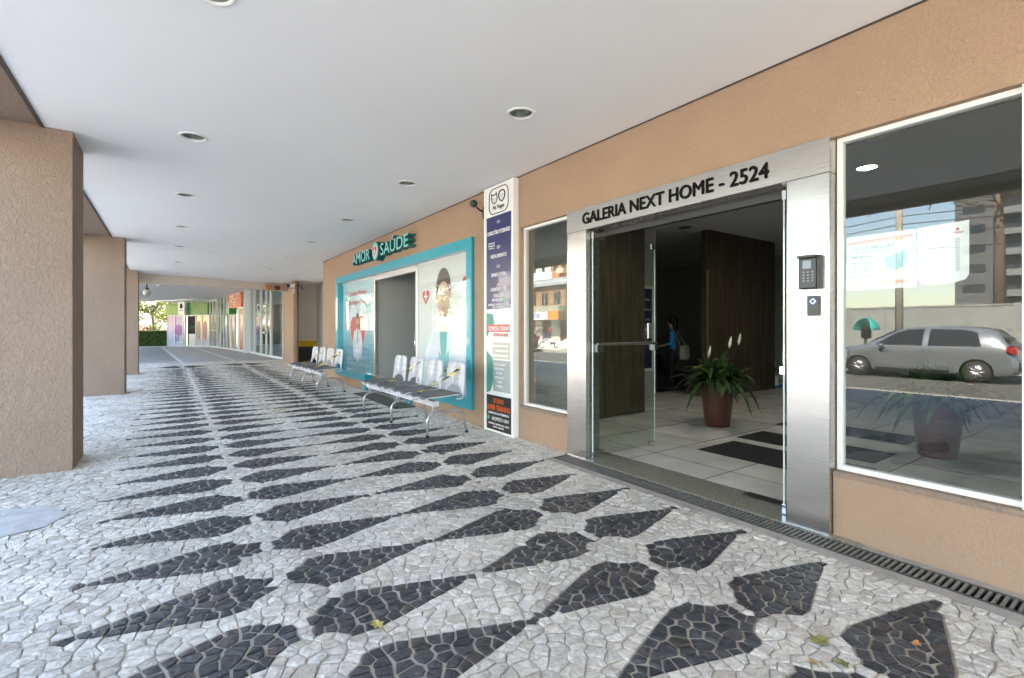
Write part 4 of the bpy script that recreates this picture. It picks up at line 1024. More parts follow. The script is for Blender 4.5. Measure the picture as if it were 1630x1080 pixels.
M_PINK = grad('print_pink', (214, 120, 90), (232, 190, 160), .2, 2.6); M_BEIG = grad('print_tan', (200, 140, 100), (190, 160, 110), .2, 2.6)
t_, L_x = front('orange_signed_shop', 'shop with slanted orange sign board and dark open doorway', 'shop', (3.74, 34.0), (3.40, 38.0), [(0, .30, M_PINK), (.30, .42, mat('post_white', (.78, .78, .76), .5)), (.42, .64, 'door'), (.64, .92, M_BEIG), (.92, 1, MATS['post_white'])], 4.0, 2.75, M_ORG)
def front_text(s, x, z, size, m, par, fit, y=.17):
    o = text(s, size, Matrix.Identity(4), m, par, extrude=.004, weight=.01); xs = [v.co.x for v in o.data.vertices]; k = fit/(max(xs)-min(xs))
    o.data.transform(Matrix.Translation((x, y, z)) @ Matrix.Rotation(R(180), 4, 'Z') @ Matrix.Rotation(R(90), 4, 'X') @ Matrix.Scale(k, 4, (1, 0, 0))); return o
mb = MB()
for cx_, cz_, rx, rz_ in ((1.0, 3.6, .62, .22), (2.9, 3.55, .6, .24), (2.0, 3.15, .8, .18), (3.3, 3.05, .5, .16)):
    mb.tube([(cx_+rx*math.cos(k*.3491), .175, cz_+rz_*math.sin(k*.3491)) for k in range(19)], .025, 5, False)
mb.build('speech_outline', M_PR, t_)
front_text('café', 1.0, 3.52, .26, M_PR, t_, .8); front_text('lanches', 2.9, 3.46, .26, M_PR, t_, .9); front_text('sucos', 2.0, 3.07, .2, M_PR, t_, .8)
MB().box((1.75, .05, 2.35), (2.7, .5, 2.73)).build('green_awning', M_GRN, t_)
front('blind_windows', 'tall windows hung with pale vertical blinds', 'window', (3.38, 38.1), (2.92, 42.0), [(0, .22, 'plainglass'), (.22, .48, 'blind'), (.48, .74, 'blind'), (.74, 1, 'blind')], 3.75)
front('glass_shopfront', 'bright reflecting glazed bay left of the blinds', 'shopfront', (2.90, 42.1), (2.58, 44.5), [(0, .5, 'glass'), (.5, 1, 'glass')], 3.6)
M_PUR = grad('print_purple', (205, 215, 235), (190, 165, 200), .2, 2.2); M_PE = grad('print_peach', (205, 205, 225), (238, 205, 160), .3, 1.8)
t_, L_x = front('green_signed_shop', 'pharmacy like shop with green fascia, white box sign and printed windows', 'shop', (2.56, 44.6), (-.12, 48.15), [(0, .17, M_PE), (.17, .31, M_PE), (.31, .57, 'door'), (.57, .62, M_ALU), (.62, .81, M_PUR), (.81, 1, M_PUR)], 3.45, 2.50, M_GRN)
MB().box((L_x*.62, .17, 2.5), (L_x, .20, 3.42)).build('lime_fascia', M_LGR, t_)
MB().box((L_x*.47, .05, 2.52), (L_x*.62, .42, 3.55)).build('box_sign', M_WHITE, t_)
MB().box((L_x*.52, .425, 3.0), (L_x*.57, .43, 3.35)).build('box_emblem', M_BLK, t_); front_text('sabor', L_x*.545, 2.82, .12, M_BLK, t_, .45, .43)
for i, (u_, c) in enumerate(((.72, (.32, .12, .38)), (.10, (.45, .25, .22)), (.25, (.42, .30, .18)))):
    MB().prism(ell(u_*L_x, 1.3, .42 if i == 0 else .2, .45 if i == 0 else .75), .006, .012, 'y').build('printed_figure', mat('fig%d' % i, c, .5), t_)
front_text('25%', .76*L_x, .45, .5, mat('purple_print', (.16, .08, .35), .5), t_, .45, .012)
front_text('Card', .46*L_x, 1.45, .4, mat('teal_letters', (.02, .12, .10), .5), t_, 1.0, -.18)
MB().box((.36*L_x, -.18, .02), (.50*L_x, -.06, 1.0)).build('counter', M_WHITE, t_)
# back wall, soffit and ceiling of the curved row
BW = thing('far_wing', 'curved far wing of the gallery with white soffit and small spots', 'building')
mb = MB(); pts = FS
for (x0, y0), (x1, y1) in zip(pts[:-1], pts[1:]):
    n_ = Vector((y1-y0, -(x1-x0))).normalized()
    a, b, c, d_ = (x0+n_.x*2.2, y0+n_.y*2.2), (x1+n_.x*2.2, y1+n_.y*2.2), (x1+n_.x*2.4, y1+n_.y*2.4), (x0+n_.x*2.4, y0+n_.y*2.4)
    mb.add([(*a, -.1), (*b, -.1), (*c, -.1), (*d_, -.1), (*a, 4.6), (*b, 4.6), (*c, 4.6), (*d_, 4.6)], [(0,3,2,1),(4,5,6,7),(0,1,5,4),(1,2,6,5),(2,3,7,6),(3,0,4,7)])
mb.build('wall', M_GREY, BW)
mb = MB(); zt = [4.15, 4.1, 4.0, 4.0, 4.0, 3.95, 3.62, 3.48]; vs = []
for (x, y), z, n_ in zip(pts, zt, [(-1, 0)]*4+[(-.98, -.15), (-.97, -.2), (-.8, -.55), (-.6, -.8)]):
    vs += [(x+2.5, y+1, z+.02), (x+n_[0]*1.3, y+n_[1]*1.3, z), (x+n_[0]*1.3, y+n_[1]*1.3, z+.35)]
fs = []
for i in range(len(pts)-1): fs += [(3*i, 3*i+1, 3*i+4, 3*i+3), (3*i+1, 3*i+2, 3*i+5, 3*i+4)]
mb.add(vs, fs); mb.build('soffit', M_CEIL, BW)
mb = MB()
for k in range(7):
    x, y = 1.9-.33*k, 44.2+.52*k; mb.lathe([(0, -.01), (.06, -.01), (.06, .01)], (x, y, 3.60-.018*k), 10)
mb.build('spot_row', M_DARK, BW)
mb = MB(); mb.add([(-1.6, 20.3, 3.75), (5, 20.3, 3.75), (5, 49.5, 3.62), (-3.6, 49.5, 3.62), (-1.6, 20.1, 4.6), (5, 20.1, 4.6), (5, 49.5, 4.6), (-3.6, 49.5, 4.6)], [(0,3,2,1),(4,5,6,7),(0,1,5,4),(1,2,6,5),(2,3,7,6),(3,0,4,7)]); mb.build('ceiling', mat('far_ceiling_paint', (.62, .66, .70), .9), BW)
MB().box((6, 20.3, 4.6), (16, 50, 12)).build('upper_shade_mass', M_COL, BW)  # unseen mass added to keep the sun off the far wing
for y in (27, 34, 41, 48): MB().box((-3.4, y, -.05), (-2.75, y+.6, 4.4)).build('pillar', M_COL, BW)

# ------------------------------------------------------------ garden at the far end
gb = thing('garden_bank', 'low clipped green hedge wall closing the far end of the walkway', 'hedge', (-8, 49.4, 0))
MB().box((0, 0, 0), (8.3, 1.2, 1.20)).build('core', mat('hedge_core', (.03, .05, .015), .95), gb)
rg = random.Random(5); mb = MB()
for _ in range(5200):
    p = Vector((rg.uniform(0, 8.3), rg.choice((rg.uniform(-.06, .02), rg.uniform(-.05, 1.2))), 0)); p.z = rg.uniform(.02, 1.22) if p.y < .03 else 1.22+rg.uniform(-.02, .04)
    a = Vector((rg.gauss(0, 1), rg.gauss(0, .5), rg.gauss(0, 1))).normalized()*.07; b = a.cross(Vector((rg.gauss(0, .4), 1, rg.gauss(0, .4)))).normalized()*.04
    mb.add([tuple(p-a), tuple(p+b), tuple(p+a), tuple(p-b)], [(0,1,2,3)])
mb.build('leaves', M_HEDGE, gb)
MB().box((-.0, -.08, 1.245), (8.3, .10, 1.29)).build('coping', mat('yellow_coping', (.55, .48, .22), .7), gb)
gb2 = thing('side_hedge', 'long clipped hedge bank beside the far walkway', 'hedge', (-5.2, 24, 0))
MB().box((0, 0, 0), (1.0, 24, 1.25)).build('core', MATS['hedge_core'], gb2)
mb = MB()
for _ in range(6000):
    p = Vector((1.0+rg.uniform(-.05, .06), rg.uniform(0, 24), rg.uniform(0, 1.3)))
    a = Vector((rg.gauss(0, .5), rg.gauss(0, 1), rg.gauss(0, 1))).normalized()*.10; b = a.cross(Vector((1, rg.gauss(0, .4), rg.gauss(0, .4)))).normalized()*.06
    mb.add([tuple(p-a), tuple(p+b), tuple(p+a), tuple(p-b)], [(0,1,2,3)])
mb.build('leaves', M_HEDGE, gb2)
TG = 'trees of the far garden'
for i, (x, y, h, cr, lb) in enumerate(((-1.1, 53.0, 5.5, 1.9, 'small dark garden tree directly above the hedge wall'), (-3.2, 54.5, 6.5, 2.3, 'leafy garden tree beside the third pillar'), (.6, 56.5, 6.0, 2.2, 'garden tree behind the green signed shop corner'), (-5.5, 58, 8, 3.0, 'taller garden tree at the back left'), (-7.5, 31, 6.5, 2.4, 'street side tree reflected in the near shop glass'), (-8.0, 38, 7, 2.6, 'street side tree reflected in the far shop glass'), (-7.6, 45, 6.5, 2.4, 'street side tree near the garden corner'))):
    tree(x, y, h, cr, lb, 3000, .20 if i < 4 else .26, M_LEAF if i % 3 else M_LEAF2, seed=i+3, grp=TG)
tag(MB().box((-9, 74, 0), (8, 82, 7)).build('pale_house', mat('house_pale', (.62, .50, .44), .8)), 'pale pinkish house wall glimpsed through the garden trees', 'house')
for i, (x, c) in enumerate(((-3.0, (.26, .10, .06)), (-.8, (.07, .12, .03)), (-1.9, (.20, .09, .04)))):
    t = thing('shrub', ['reddish shrub on top of the far hedge wall', 'green shrub beneath the far garden tree', 'rust coloured shrub in the middle of the far hedge'][i], 'shrub', (x, 51.6, 0), 0, 'shrubs behind the hedge wall')
    mb = MB(); leaves(mb, (0, 0, 1.35), (1.0, .5, .5), 700, .14, random.Random(i)); mb.build('foliage', leaf_mat('shrub%d' % i, c, tuple(v*1.8 for v in c)), t); MB().tube([(0, 0, 0), (.05, 0, 1.2)], .04, 6).build('stem', M_BARK, t)

# ------------------------------------------------------------ peace lilies in brown pots
M_POT = mat('brown_pot', (.085, .028, .018), .35, coat=.2)
M_LILY = leaf_mat('lily_leaf', (.012, .034, .010), (.045, .095, .022)); M_YEL = mat('yellow_leaf', (.30, .28, .04), .6)
def lily(x, y, lab, seed, bloom=True):
    t = thing('potted_plant', lab, 'plant', (x, y, 0), 0, 'peace lilies in tall brown pots'); rg = random.Random(seed)
    MB().lathe([(0, .005), (.165, .005), (.17, .02), (.235, .60), (.245, .64), (.225, .645), (.215, .58), (0, .56)], n=32).build('pot', M_POT, t)
    mb = MB(); ym = MB()
    for k in range(330):
        a = rg.uniform(0, 6.28); el = rg.uniform(.50, 1.45); ln = rg.uniform(.28, .64); dr = rg.uniform(.4, 1.4)
        b0 = Vector((rg.gauss(0, .06), rg.gauss(0, .06), .58)); pr = []; N = 7
        for i in range(N+1):
            s = i/N; hor = ln*s*math.cos(el)*(1+.2*s); ver = ln*s*math.sin(el)-dr*ln*s*s*s*(1.2-math.sin(el)*.8)
            pr.append(b0+Vector((hor*math.cos(a), hor*math.sin(a), ver)))
        w0 = rg.uniform(.030, .056); sd = Vector((-math.sin(a), math.cos(a), 0)); vs = []
        for i, p in enumerate(pr):
            s = i/N; ww = w0*(.08 if s < .35 else math.sin(math.pi*min(1, (s-.35)/.65*.92+.08))**.8)
            vs += [tuple(p+sd*ww+Vector((0, 0, ww*.25))), tuple(p-Vector((0, 0, ww*.15))), tuple(p-sd*ww+Vector((0, 0, ww*.25)))]
        fs = []
        for i in range(N): fs += [(3*i, 3*i+1, 3*i+4, 3*i+3), (3*i+1, 3*i+2, 3*i+5, 3*i+4)]
        (ym if k % 31 == 0 else mb).add(vs, fs, True)
    mb.build('leaves', M_LILY, t); ym.build('yellowed_leaves', M_YEL, t)
    for k, (a, h, o) in enumerate(((5.2, .88, .16), (5.6, .95, .30), (2.4, .66, .12)) if bloom else ()):
        e = Vector((o*math.cos(a), o*math.sin(a), .58+h*.62)); fb = MB(); fb.tube([(0, 0, .58), (e.x*.4, e.y*.4, .58+h*.3), tuple(e)], .004, 5)
        st = fb.build('flower_stem', M_LILY, t)
        f2 = MB(); f2.tube([tuple(e), tuple(e+Vector((.01, 0, .05))), tuple(e+Vector((.02, -.01, .12))), tuple(e+Vector((.03, -.01, .17)))], [.004, .022, .017, .002], 8); f2.build('flower', mat('lily_white', (.68, .68, .58), .5), st)
    return t
lily(6.50, 4.10, 'leafy peace lily with white blooms in tall brown pot facing the open doors', 11)
lily(6.90, 1.72, 'second peace lily in brown pot seen through the large window', 12, False)

# ------------------------------------------------------------ people
def skin_mesh(name, J, E, rootj, mats, pick, parent=None, sub=1):
    names = list(J); me = bpy.data.meshes.new(name)
    me.from_pydata([J[n][:3] for n in names], [(names.index(a), names.index(b)) for a, b in E], [])
    o = bpy.data.objects.new(name, me); C.objects.link(o)
    sk = o.modifiers.new('skin', 'SKIN'); sk.use_smooth_shade = True; sk.branch_smoothing = .4
    ss = o.modifiers.new('sub', 'SUBSURF'); ss.levels = sub; ss.render_levels = sub
    for i, n in enumerate(names):
        sv = me.skin_vertices[0].data[i]; r_ = J[n][3]; sv.radius = r_ if isinstance(r_, tuple) else (r_, r_); sv.use_root = (n == rootj)
    bpy.context.view_layer.update(); dg = bpy.context.evaluated_depsgraph_get()
    m2 = bpy.data.meshes.new_from_object(o.evaluated_get(dg)); bpy.data.objects.remove(o)
    for m in mats: m2.materials.append(m)
    jv = [(n, Vector(J[n][:3])) for n in names]
    for p in m2.polygons:
        c = p.center; n = min(jv, key=lambda q: (q[1]-c).length)[0]; p.material_index = pick(n, c); p.use_smooth = True
    m2.name = name; ob = bpy.data.objects.new(name, m2); C.objects.link(ob)
    if parent: ob.parent = parent
    return ob
def person(loc, rz, lab, top, bottom, hair_m, pose='stand', h=1.63, grp=None, hair_len=.2):
    t = thing('person', lab, 'person', loc, rz, grp); k = h/1.7       # faces local -Y
    M_SK = mat('skin', (.42, .25, .17), .55); sh = mat('shoe', (.02, .02, .02), .5)
    J = {'pelvis': (0, 0, .93, (.145, .10)), 'waist': (0, 0, 1.08, (.125, .09)), 'chest': (0, -.01, 1.27, (.155, .105)), 'neckb': (0, .0, 1.42, (.07, .06)), 'neck': (0, -.01, 1.48, .048), 'jaw': (0, -.03, 1.55, (.06, .07)), 'skull': (0, -.015, 1.62, (.075, .09)), 'crown': (0, 0, 1.68, (.05, .06)), 'nose': (0, -.118, 1.585, .012)}
    E = [('pelvis', 'waist'), ('waist', 'chest'), ('chest', 'neckb'), ('neckb', 'neck'), ('neck', 'jaw'), ('jaw', 'skull'), ('skull', 'crown'), ('jaw', 'nose')]
    for s, q in ((-1, 'l'), (1, 'r')):
        if pose == 'sit':
            leg = {'hip': (s*.09, -.06, .50, .095), 'knee': (s*.11, -.44, .50, .062), 'ankle': (s*.11, -.46, .10, .042), 'toe': (s*.12, -.60, .04, .035)}
        else:
            st = .12 if pose == 'walk' else .0
            leg = {'hip': (s*.09, 0, .86, .095), 'knee': (s*.10, -.03-s*st, .50, .062), 'ankle': (s*.10, .03-s*st*1.4, .09, .042), 'toe': (s*.11, -.11-s*st*1.4, .035, .035)}
        arm = {'sho': (s*.17, 0, 1.38, .055), 'elb': (s*.235, .02, 1.12, .042), 'wri': (s*.20, -.13, .92, .030)} if pose != 'carry' else {'sho': (s*.17, 0, 1.38, .055), 'elb': (s*.24, -.02, 1.13, .042), 'wri': (s*.15, -.24, 1.06, .030)}
        if pose == 'sit': arm['wri'] = (s*.12, -.24, .98, .03)
        wv = Vector(arm['wri'][:3]); dn = Vector((0, -.35, -1)).normalized() if pose == 'stand' or pose == 'walk' else Vector((-s*.3, -1, -.1)).normalized()
        sdv = Vector((0, 1, -.3)).normalized() if pose in ('stand', 'walk') else Vector((s, 0, 0))
        pm = wv+dn*.055; arm['palm'] = (*pm, (.032, .018))
        for f_, (of, ln) in enumerate(((-.026, .058), (-.009, .068), (.009, .064), (.025, .050))):
            b1 = pm+sdv*of+dn*.03; b2_ = b1+dn*ln*.55; b3 = b2_+(dn+Vector((-s*.6, 0, 0))).normalized()*ln*.45
            arm['f%da' % f_] = (*b1, .009); arm['f%db' % f_] = (*b2_, .008); arm['f%dc' % f_] = (*b3, .007)
        th = wv+dn*.03-sdv*.03; arm['ta'] = (*th, .011); arm['tb'] = (*(th+dn*.035-sdv*.02), .009)
        for n, v in {**leg, **arm}.items(): J[n+q] = v
        E += [('pelvis', 'hip'+q), ('hip'+q, 'knee'+q), ('knee'+q, 'ankle'+q), ('ankle'+q, 'toe'+q), ('chest', 'sho'+q), ('sho'+q, 'elb'+q), ('elb'+q, 'wri'+q), ('wri'+q, 'palm'+q), ('wri'+q, 'ta'+q), ('ta'+q, 'tb'+q)]
        for f_ in range(4): E += [('palm'+q, 'f%da%s' % (f_, q)), ('f%da%s' % (f_, q), 'f%db%s' % (f_, q)), ('f%db%s' % (f_, q), 'f%dc%s' % (f_, q))]
    if pose == 'sit':
        for n in J:
            if n[:-1] not in ('hip', 'knee', 'ankle', 'toe'): x, y, z, r_ = J[n]; J[n] = (x, y, z-.42, r_)
    for n in J: x, y, z, r_ = J[n]; J[n] = (x*k, y*k, z*k, tuple(a*k for a in r_) if isinstance(r_, tuple) else r_*k)
    def pick(n, c):
        if n[:4] in ('toel', 'toer'): return 3
        if n[:-1] in ('hip', 'knee', 'ankle') or n == 'pelvis': return 1
        if n in ('waist', 'chest') or n[:-1] in ('sho', 'elb') or n == 'neckb': return 0
        return 2
    body = skin_mesh('body', J, E, 'pelvis', [top, bottom, M_SK, sh], pick, t)
    hz = J['skull']; mb = MB(); mb.ball((0, hz[1]+.028, hz[2]+.025), (.098, .108, .115), 14, 10)
    if hair_len > .1: mb.ball((0, hz[1]+.07, hz[2]-.09), (.105, .07, .17), 14, 10)
    mb.build('hair', hair_m, t)
    mb = MB()
    for s in (-1, 1): mb.ball((s*.03*k, J['jaw'][1]-.083*k, J['jaw'][2]+.055), .009, 8, 6)
    mb.build('eyes', M_PR, t)
    return t
M_HR = mat('dark_hair', (.012, .009, .008), .5); M_BLUE = mat('blue_knit', (.02, .22, .50), .8, noise=.15, nscale=20); M_BLKC = mat('black_cloth', (.012, .012, .014), .85)
pw = person((9.28, 6.95, 0), R(-30), 'woman in bright blue top standing with back turned at the rear of lobby', M_BLUE, M_BLKC, M_HR, 'carry', 1.64)
pw.rotation_euler = (0, 0, R(215))
hb_ = MB(); hb_.lathe([(0, 0), (.10, 0), (.155, .03), (.165, .14), (.15, .28), (.11, .31)], n=20); hbo = hb_.build('tote_bag', mat('beige_canvas', (.36, .33, .27), .8)); tag(hbo, 'beige tote bag hanging at the side of woman in blue', 'bag')
hbo.location = (9.36, 6.70, .72); hbo.scale = (1, .5, 1)
mb = MB(); mb.tube([(9.24, 6.72, 1.02), (9.20, 6.80, 1.28), (9.22, 6.90, 1.42), (9.32, 6.86, 1.36), (9.46, 6.74, 1.02)], .009, 6); o = mb.build('bag_strap', mat('beige_canvas', (.36, .33, .27), .8)); o.parent = hbo; o.matrix_parent_inverse = hbo.matrix_basis.inverted()
ps = person((12.15, 6.45, 0), R(-60), 'person in dark clothes seated at the right rear of the lobby', M_BLKC, M_BLKC, M_HR, 'sit', 1.7, hair_len=0)
st_ = thing('stool', 'low dark seat under the seated person', 'stool', (12.15, 6.45, 0)); MB().box((-.25, -.25, .36), (.25, .25, .42)).build('seat', M_LEA, st_, .02); mb = MB(); [mb.box((a*.2-.02, b*.2-.02, 0), (a*.2+.02, b*.2+.02, .36)) for a in (-1, 1) for b in (-1, 1)]; mb.build('legs', M_CHROME, st_)
bx_ = thing('carton', 'white and blue lettered carton on the lobby floor by the seated person', 'box', (11.95, 6.02, 0), R(12)); MB().box((-.22, -.12, .07), (.22, .12, .27)).build('body', M_PR, bx_); MB().box((-.221, -.121, 0), (.221, .121, .07)).build('blue_base', mat('carton_blue', (.03, .20, .45), .5), bx_)
text('FACT', .13, TM(.03, -.123, .12), MATS['print_blue'], bx_, extrude=.0005)
def plastic_bag(loc, lab, s=1):
    mb = MB(); rg = random.Random(4); vs = []; n = 18; prof = [(.02, 0), (.11, .01), (.13, .10), (.11, .22), (.06, .30), (.03, .34), (.06, .40), (.05, .44)]
    for r_, z in prof:
        for k in range(n): a = 2*math.pi*k/n; q = r_*(1+.16*math.sin(k*3+z*20)+rg.uniform(-.06, .06)); vs.append((q*math.cos(a)*s, q*math.sin(a)*.7*s, z*s))
    mb.add(vs, [(i*n+k, i*n+(k+1) % n, (i+1)*n+(k+1) % n, (i+1)*n+k) for i in range(len(prof)-1) for k in range(n)], True)
    o = tag(mb.build('plastic_bag', mat('bag_film', (.55, .55, .58), .35)), lab, 'bag', 'white plastic bags in the lobby'); o.location = loc; return o
plastic_bag((11.95, 6.12, .48), 'white plastic bag on the lap of the seated person')
for i, (x, y) in enumerate(((7.15, 2.47), (7.6, 4.3), (8.4, 6.0))):
    t = thing('lobby_spotlight', ['lit round lobby spot behind the large window', 'unlit round fitting on the lobby ceiling', 'unlit fitting deeper in the lobby ceiling'][i], 'light', (x, y, 3.42), 0, 'round lobby ceiling lights')
    MB().lathe([(.10, -.002), (.12, -.012), (.125, 0)], n=20).build('ring', M_WHITE if i == 0 else M_DARK, t); MB().lathe([(0, -.004), (.10, -.004)], n=20).build('disc', mat('lit_lamp', (.9, 1, 1), .5, emit=6) if i == 0 else M_DARK, t)
for i, (x, y, e_) in enumerate(((7.15, 2.47, 1.5), (5.6, 4.2, 3.5), (8.6, 4.6, 2))):  # lit lamp behind the window; the others are added fill without a fitting
    ld = bpy.data.lights.new('lobby_lamp_and_fill', 'SPOT'); ld.energy = e_; ld.spot_size = R(150); ld.spot_blend = .8; ld.shadow_soft_size = .08; ld.color = (1, .97, .92)
    lo = bpy.data.objects.new('lobby_lamp_and_fill', ld); C.objects.link(lo); lo.location = (x, y, 3.39)
# notices taped inside the large window
nx = G+.012
nt1 = thing('mask_notice', 'white mask notice with orange borders taped inside the large window', 'notice')
MB().box((nx, 1.045, 1.66), (nx+.004, 1.425, 2.02)).build('sleeve', mat('clear_sleeve', (.70, .74, .76), .3), nt1)
def nf(nm, pts, m, k, par): return MB().prism(pts, nx-.001*k-.0006, nx-.001*k, 'x').build(nm, m, par)
nf('paper', rect(1.06, 1.415, 1.69, 1.99), mat('paper', (.80, .80, .80), .7), 1, nt1)
M_SAL = mat('salmon_print', (.75, .33, .22), .6)
nf('top_band', rect(1.06, 1.415, 1.965, 1.99), M_SAL, 2, nt1); nf('bottom_band', rect(1.06, 1.415, 1.69, 1.712), M_SAL, 2, nt1)
M_INK = mat('ink', (.05, .07, .10), .6)
for s, z, sz, ft, y in (('USO DE MÁSCARA', 1.925, .032, .24, 1.275), ('OBRIGATÓRIO EM TODOS OS LOCAIS', 1.905, .014, .21, 1.275), ('USO OBRIGATÓRIO DE MÁSCARA', 1.872, .013, .12, 1.335), ('MULTA', 1.852, .013, .04, 1.345), ('PESSOA FÍSICA', 1.832, .02, .11, 1.335), ('DE R$ 150,00 A R$ 550,00', 1.815, .012, .10, 1.335), ('EM CASO DE DESCUMPRIMENTO', 1.798, .012, .11, 1.335), ('PESSOA JURÍDICA', 1.775, .02, .13, 1.33), ('DE R$ 550,00 A R$ 1.550,00', 1.758, .012, .10, 1.335), ('POR FUNCIONÁRIO SEM MÁSCARA', 1.742, .012, .13, 1.33)):
    wtext(s, y, z, sz, nx-.003, M_INK, nt1, fit=ft, weight=.01)
nf('mask_drawing', [(1.21, 1.86), (1.16, 1.875), (1.10, 1.90), (1.085, 1.85), (1.10, 1.80), (1.15, 1.775), (1.19, 1.79), (1.205, 1.82)], mat('cyan_print', (.12, .50, .62), .5), 2, nt1)
nt2 = thing('paper_notice', 'white curled paper sheet with small red crest inside the large window', 'notice')
pts = [(1.04, 2.02), (.80, 2.03), (.80, 1.72), (.815, 1.69), (.86, 1.675), (.98, 1.665), (1.02, 1.68), (1.04, 1.71)]
MB().prism(pts, nx-.002, nx, 'x').build('paper', MATS['paper'], nt2)
mb = MB()
for i in range(22): z = 1.93-.009*i; mb.prism(rect(.84, 1.0 if i % 7 else .93, z, z+.003), nx-.0032, nx-.0026, 'x')
mb.build('typed_lines', mat('grey_ink', (.32, .33, .35), .6), nt2)
MB().prism(ell(.85, 1.985, .009, .008, 12), nx-.0035, nx-.0026, 'x').build('crest', M_RED, nt2); wtext('PARANÁ', .85, 1.96, .016, nx-.003, M_RED, nt2, fit=.05)

# ------------------------------------------------------------ fallen leaves
for i, (x, y, s, lb, c) in enumerate(((.80, 2.24, .038, 'yellow fallen leaf on a dark kite in the foreground', (.50, .42, .14)), (2.38, 1.00, .05, 'large olive fallen leaf near the bottom right', (.22, .22, .07)), (2.29, .88, .034, 'small green leaf at the bottom edge right', (.17, .18, .06)), (-.55, 11.8, .05, 'pale yellow leaf beyond the nearest pillar', (.66, .58, .22)), (1.53, 9.2, .05, 'pale leaf lying left of the nearer bench', (.60, .50, .20)), (2.29, 3.80, .035, 'brown crumpled leaf in front of the entrance grate', (.28, .14, .10)), (2.70, .745, .025, 'small orange leaf scrap at the lower right', (.55, .25, .10)), (2.20, .95, .02, 'tiny ochre scrap between the two olive leaves', (.35, .22, .08)))):
    pts = [(0, -1), (.25, -.55), (.6, -.5), (.5, -.1), (.9, .25), (.45, .4), (.3, .8), (0, 1.1), (-.3, .75), (-.5, .45), (-.85, .3), (-.45, -.1), (-.6, -.5), (-.2, -.5)]; rg = random.Random(i)
    mb = MB(); n = len(pts); vs = [(p[0]*s, p[1]*s, .006+rg.uniform(0, .012)) for p in pts]+[(0, 0, .006)]+[(p[0]*s*.98, p[1]*s*.98, .004+0*rg.random()) for p in pts]
    mb.add(vs[:n+1], [(k, (k+1) % n, n) for k in range(n)]); o = tag(mb.build('fallen_leaf', mat('dry_leaf%d' % i, c, .7, noise=.3, nscale=40)), lb, 'leaf', 'fallen leaves on the pavement'); o.location = (x, y, .004); o.rotation_euler = (.04, .06, i*1.3)
    o.modifiers.new('s', 'SOLIDIFY').thickness = .0015
tag(MB().lathe([(.10, 0), (.19, .012), (.20, .008), (.19, .004)], n=20).build('steel_ring', M_CONC), 'x', 'x'); bpy.data.objects.remove(bpy.data.objects['steel_ring'])

